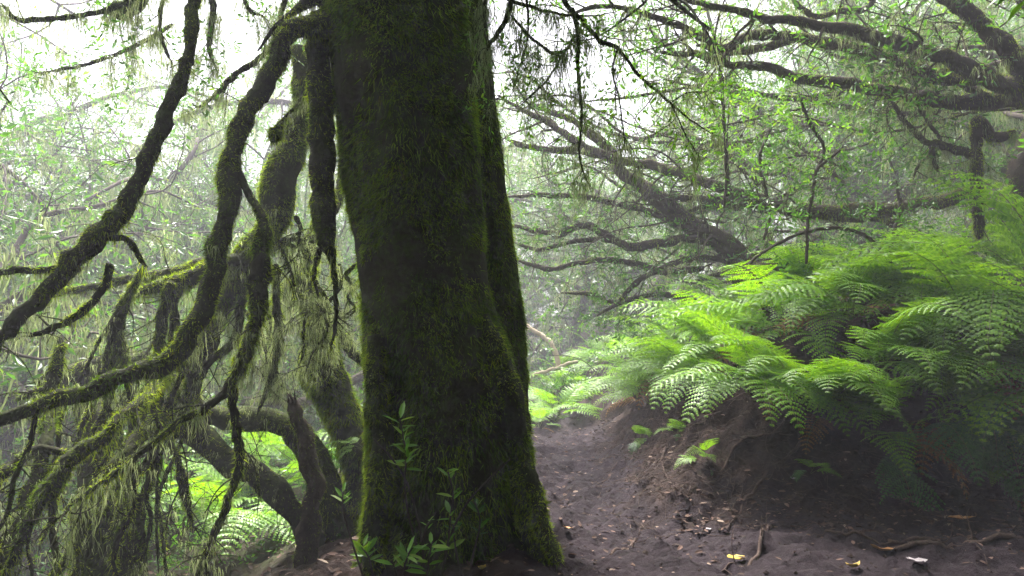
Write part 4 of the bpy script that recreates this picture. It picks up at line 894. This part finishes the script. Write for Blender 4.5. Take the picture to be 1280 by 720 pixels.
# slender bare understorey stems with leaves (right)
random.seed(51)
for i, (pts, lab) in enumerate([
 ([(1055, 180), (1048, 190), (1022, 212), (1016, 240), (1010, 275), (1008, 330)], 'slender dark stem with forks in front of the long log'),
 ([(1000, 120), (1010, 150), (1030, 185), (1022, 212)], 'slender twig crossing the air above the leafy shrub'),
 ([(1120, 225), (1125, 260), (1115, 300), (1110, 350)], 'upright twig with sparse leaves left of the tallest fern'),
 ([(895, 60), (902, 110), (906, 170), (908, 220), (905, 260)], 'hanging vine with moss below the gnarled limbs'),
 ([(968, 150), (950, 200), (962, 260), (955, 300)], 'thin upright stem with small leaves in front of the spreading tree')]):
    C = pxpath([(x, y, 5.8+.2*i, 2.) for x, y in pts]); t = thing('slender_stem', lab, 'sapling', tuple(C[-1, :3])); p = Part(t)
    add_limb(p, C[::-1], mats=[M['bark'], M['moss']], moss=0, twigs=7, tl=.45, tr=.003, name='stem', leafn=2, leafsize=.05, leafmat_=M['leaf_young'] if i % 2 else M['leaf'])

# ================================================================== roots, litter and fallen leaves
def root(label, pts, r, name='root', m='root', sub=0):
    W = []
    for x, y, dz in pts: W.append([x, y, hz(x, y)+dz, r])
    W = np.array(W); W[-1, 3] *= .4; S = catmull(W, .02); S[:, :3] += .6*r*np.stack([fbm(S[:, :3]*9+k*7, 2, 70+k) for k in range(3)], 1)
    for i in range(len(S)): S[i, 2] = .2*S[i, 2]+.8*(hz(S[i, 0], S[i, 1])-r*.2+r*1.0*math.sin(i*.31))
    b = W[0]; t = thing(name, label, 'root', (b[0], b[1], b[2])); p = Part(t); S[:, 3] *= .8; g = Geo(); add_tube(g, S, 8, 0, lump=.3)
    for B_, _ in (branchlets(S, sub, .25, r*.35, 1, .6, -.02) if sub else []): add_tube(g, B_, 4, 0, lump=0)
    p.add('root', g, M[m]); return t
random.seed(61)
root('long root lying across the bare soil at the lower right', [(2.05, 3.95, .02), (2.3, 3.9, .01), (2.6, 3.86, .02), (2.95, 3.9, .01), (3.3, 4.0, .01)], .018, sub=5)
root('thin root along the foot of the bank above the pale leaf', [(1.75, 4.15, .03), (1.95, 4.05, .02), (2.15, 4.0, .02), (2.4, 3.8, .02)], .012, sub=5)
root('root creeping from the bank towards the yellow leaf', [(1.5, 4.3, .03), (1.35, 4.0, .02), (1.22, 3.75, .02), (1.02, 3.6, .01)], .012, sub=5)
root('gnarled root slanting down the middle of the bank', [(2.1, 5.0, .04), (1.85, 4.75, .04), (1.5, 4.62, .04), (1.25, 4.3, .02)], .013, sub=9)
root('pale split root on the bank above the dead leaves', [(1.95, 4.9, .05), (1.75, 4.85, .05), (1.5, 4.9, .04), (1.3, 4.8, .02)], .014, sub=6)
root('small root showing in the path beside the trunk', [(.12, 5.0, .01), (.25, 5.1, .01), (.36, 5.3, .0)], .009, sub=3)
root('root showing at the path edge under the overhanging ferns', [(1.35, 5.8, .05), (1.2, 5.6, .03), (1.08, 5.3, .02), (1.05, 5.0, .01)], .012, sub=5)
root('dark root at the near rim of the path', [(.5, 3.75, .0), (.62, 3.98, .02), (.7, 4.25, .01), (.72, 4.5, 0)], .011, sub=3)
g = Geo()        # rootlets, twigs and needles: nobody could count them
for k in range(4200):
    x = random.uniform(.6, 3.4); y = random.uniform(3.5, 7.0)
    s = float(bank_s(np.array([x]), np.array([y]))[0])
    if s < -.35 or (s < -.05 and random.random() < .8): continue
    W = wander([x, y, hz(x, y)+.012], [random.uniform(-1, 1), random.uniform(-1, .4), random.uniform(-.5, .1)], random.uniform(.05, .24), random.uniform(.0016, .0045), .001, .025, .6, -.05)
    W[:, 2] = np.maximum(W[:, 2], height(W[:, 0], W[:, 1])+.003)
    add_tube(g, W, 4, 0, lump=0, cap=False)
tag(g.obj('twig_litter', [M['root']]), kind='stuff')
g = Geo(); n = 34000; x = rng.uniform(-.2, 4, n); y = rng.uniform(3.2, 9, n); s = bank_s(x, y)
on = np.abs(x-path_c(y)) < .42
keep = rng.random(n) < np.where(on, .10, np.where(s > -.3, .9, .22)*np.clip(.6+1.1*fbm(np.stack([x*1.6, y*1.6, 0*x], 1), 2, 91), .08, 1)); x = x[keep]; y = y[keep]; n = len(x)
a = rng.random(n)*6.28; P_ = np.stack([x, y, height(x, y)+.006], 1)
leaves(g, P_, np.stack([np.cos(a), np.sin(a), rng.normal(size=n)*.15], 1), unit(np.array([0, 0, 1.])+rng.normal(size=(n, 3))*.3), rng.uniform(.016, .056, n), 0, 1.25)
tag(g.obj('leaf_litter', [M['litter']]), kind='stuff')
g = Geo(); n = 9000; x = rng.uniform(-8, 0, n); y = rng.uniform(3.2, 14, n); a = rng.random(n)*6.28
leaves(g, np.stack([x, y, height(x, y)+.01], 1), np.stack([np.cos(a), np.sin(a), rng.random(n)*.5], 1), unit(np.array([0, 0, 1.])+rng.normal(size=(n, 3))*.3), rng.uniform(.03, .07, n), 0, 1.2)
tag(g.obj('leaf_litter', [M['litter']]), kind='stuff')
g = Geo(); n = 26000; x = rng.uniform(-9, 9, n); y = rng.uniform(4.6, 16, n); s = bank_s(x, y); ok = (np.abs(x-path_c(y)) > .6) & ((s > .75) | (x < -.9)); ok &= fbm(np.stack([x, y, 0*x], 1)*1.3, 2, 77) > -.1; x = x[ok]; y = y[ok]; n = len(x)
sprays(g, np.stack([x, y, height(x, y)+.02], 1), np.stack([rng.normal(size=n)*.5, rng.normal(size=n)*.5, np.ones(n)], 1), 5, .12, .045, 0, simple=True, flat=.3)
tag(g.obj('undergrowth', [M['leaf']]), kind='stuff')
g = Geo(); n = 9000; x = rng.uniform(.0, 3.5, n); y = rng.uniform(3.1, 9.5, n); s = bank_s(x, y); keep = (rng.random(n) < np.where(s > -.15, 1, .28)); x = x[keep]; y = y[keep]; n = len(x)
r = rng.uniform(.003, .012, n)*np.where(rng.random(n) < .05, 1.7, 1); O = np.array([[1, 0, 0], [-1, 0, 0], [0, 1, 0], [0, -1, 0], [0, 0, 1], [0, 0, -1]]); T = np.array([[0, 2, 4], [2, 1, 4], [1, 3, 4], [3, 0, 4], [2, 0, 5], [1, 2, 5], [3, 1, 5], [0, 3, 5]])
Vv = O[None]*r[:, None, None]*(.6+.7*rng.random((n, 6, 1)))*np.array([1, 1, .7])+np.stack([x, y, height(x, y)+r*.3], 1)[:, None]
g.add(Vv.reshape(-1, 3), (T[None]+(np.arange(n)*6)[:, None, None]).reshape(-1, 3), 0, False); tag(g.obj('soil_crumbs', [M['bank']]), kind='stuff')
def fallen(px, py, label, m, L=.09, w=1., az=0, curl=.25):
    """a single dead leaf lying on the ground where the photo shows it"""
    u = (px-640)/F; best = None
    for d in np.arange(2.9, 8, .01):
        p = at(px, py, d)
        if p[2] <= hz(p[0], p[1]): best = p; break
    if best is None: best = at(px, py, 3.6)
    k = 9; t = np.linspace(0, 1, k); wd = np.sin(PI*t**.85)*.5*L*w*.75*(1+.12*np.sin(t*19)); g = Geo(); z = .012+curl*L*(t-.5)**2*1.5
    rows = [np.stack([(t-.5)*L, sgn*wd*f, z+curl*wd*abs(f)*.8*(f != 0)], 1) for sgn, f in ((1, 1), (1, .5), (1, 0), (-1, .5), (-1, 1))]
    V_ = np.stack(rows, 1); V_[:, :, 2] += .004*np.sin(V_[:, :, 0]*160+V_[:, :, 1]*110)
    i = np.arange(k-1)[:, None]*5; j = np.arange(4)[None]; Q_ = np.stack([i+j, i+j+1, i+j+6, i+j+5], -1).reshape(-1, 4)
    g.add(V_.reshape(-1, 3), Q_, 0, True); o = g.obj('fallen_leaf', [M[m]]); o.location = (best[0], best[1], hz(best[0], best[1])+.004); o.rotation_euler = (random.uniform(-.1, .1)-.15, .1, az)
    md = o.modifiers.new('thick', 'SOLIDIFY'); md.thickness = .0008
    return tag(o, label, 'leaf', 'single dead leaves on the soil')
fallen(920, 703, 'bright yellow curled leaf on the soil at the bottom of the path', 'yellow', .10, 1.2, .3)
fallen(1203, 652, 'rust and yellow broad leaf under the drooping ferns', 'rust', .11, 1.6, 1.2)
fallen(1248, 655, 'dark reddish leaf right of the rust and yellow one', 'litter', .08, 1.3, .2)
fallen(1105, 693, 'narrow curled tan leaf lying left of the pale one', 'rust', .15, .6, .1, .5)
fallen(1147, 706, 'pale greyish pink leaf near the bottom right', 'pale', .12, .9, .2)
fallen(1068, 714, 'curled orange leaf at the bottom edge of the photo', 'yellow', .10, .7, .5, .6)
fallen(886, 667, 'small white leaf on the soil in the middle of the path foot', 'pale', .04, 1., .6)
fallen(992, 604, 'small cream leaf on the bank below the ferns', 'pale', .045, 1.2, -.6)
fallen(710, 665, 'small tan leaf lying right beside the trunk foot', 'rust', .06, .7, .1)
fallen(860, 650, 'small brown leaf in the litter at the foot of the bank', 'litter', .06, 1.2, 2)
fallen(604, 716, 'yellow leaf standing at the foot of the big trunk', 'yellow', .06, .8, 1.3, .6)

# ================================================================== haze, sky, sun, camera
me = bpy.data.meshes.new('haze'); x0, x1, y0, y1, z0, z1 = -62, 62, -32, 77, -12, 24
me.from_pydata([(x, y, z) for x in (x0, x1) for y in (y0, y1) for z in (z0, z1)], [], [(0, 1, 3, 2), (4, 6, 7, 5), (0, 4, 5, 1), (2, 3, 7, 6), (0, 2, 6, 4), (1, 5, 7, 3)])
hzo = bpy.data.objects.new('haze', me); COL.objects.link(hzo); tag(hzo, kind='stuff')
m = bpy.data.materials.new('haze'); m.use_nodes = True; nt = m.node_tree; nt.nodes.clear(); o = nt.nodes.new('ShaderNodeOutputMaterial'); v = nt.nodes.new('ShaderNodeVolumePrincipled')
HAZE = .012
v.inputs['Color'].default_value = (.51, .50, .59, 1); v.inputs['Density'].default_value = HAZE; v.inputs['Anisotropy'].default_value = .1
nt.links.new(v.outputs[0], o.inputs['Volume']); me.materials.append(m)
allz = max((ob.matrix_world.translation.z for ob in SC.objects), default=0)

w = bpy.data.worlds.new('World'); SC.world = w; w.use_nodes = True; nt = w.node_tree; bg = nt.nodes['Background']
EL, AZ = math.radians(56), math.radians(-18)
sky = nt.nodes.new('ShaderNodeTexSky'); sky.sky_type = 'NISHITA'; sky.sun_disc = False; sky.sun_elevation = EL; sky.sun_rotation = AZ; sky.dust_density = 4; sky.air_density = 1
hs = nt.nodes.new('ShaderNodeHueSaturation'); hs.inputs['Saturation'].default_value = .25; hs.inputs['Hue'].default_value = .535; hs.inputs['Value'].default_value = 1.0; nt.links.new(sky.outputs[0], hs.inputs['Color'])
nt.links.new(hs.outputs[0], bg.inputs['Color']); bg.inputs['Strength'].default_value = .06
sl = bpy.data.lights.new('sun', 'SUN'); sl.energy = 1.5; sl.angle = math.radians(14); sl.color = (1, .96, .9); so = bpy.data.objects.new('sun', sl); COL.objects.link(so)
dv = Vector((math.sin(AZ)*math.cos(EL), math.cos(AZ)*math.cos(EL), math.sin(EL))); so.rotation_euler = dv.to_track_quat('Z', 'Y').to_euler()
cam = bpy.data.cameras.new('camera'); cam.sensor_width = 36; cam.lens = 36*F/1280; cam.clip_start = .05; cam.clip_end = 400
co = bpy.data.objects.new('camera', cam); COL.objects.link(co); co.location = (0, 0, CH); co.rotation_euler = (PI/2+PITCH, 0, 0); SC.camera = co
SC.view_settings.view_transform = 'Standard'; SC.view_settings.look = 'None'; SC.view_settings.exposure = 4.2; SC.view_settings.gamma = 1
cy = SC.cycles; cy.use_denoising = True; cy.max_bounces = 5; cy.diffuse_bounces = 3; cy.transmission_bounces = 3; cy.sample_clamp_indirect = .12; cy.sample_clamp_direct = .16; cy.volume_bounces = 1; cy.transparent_max_bounces = 8; cy.use_adaptive_sampling = True; cy.adaptive_threshold = .015
SC.render.engine = 'CYCLES'
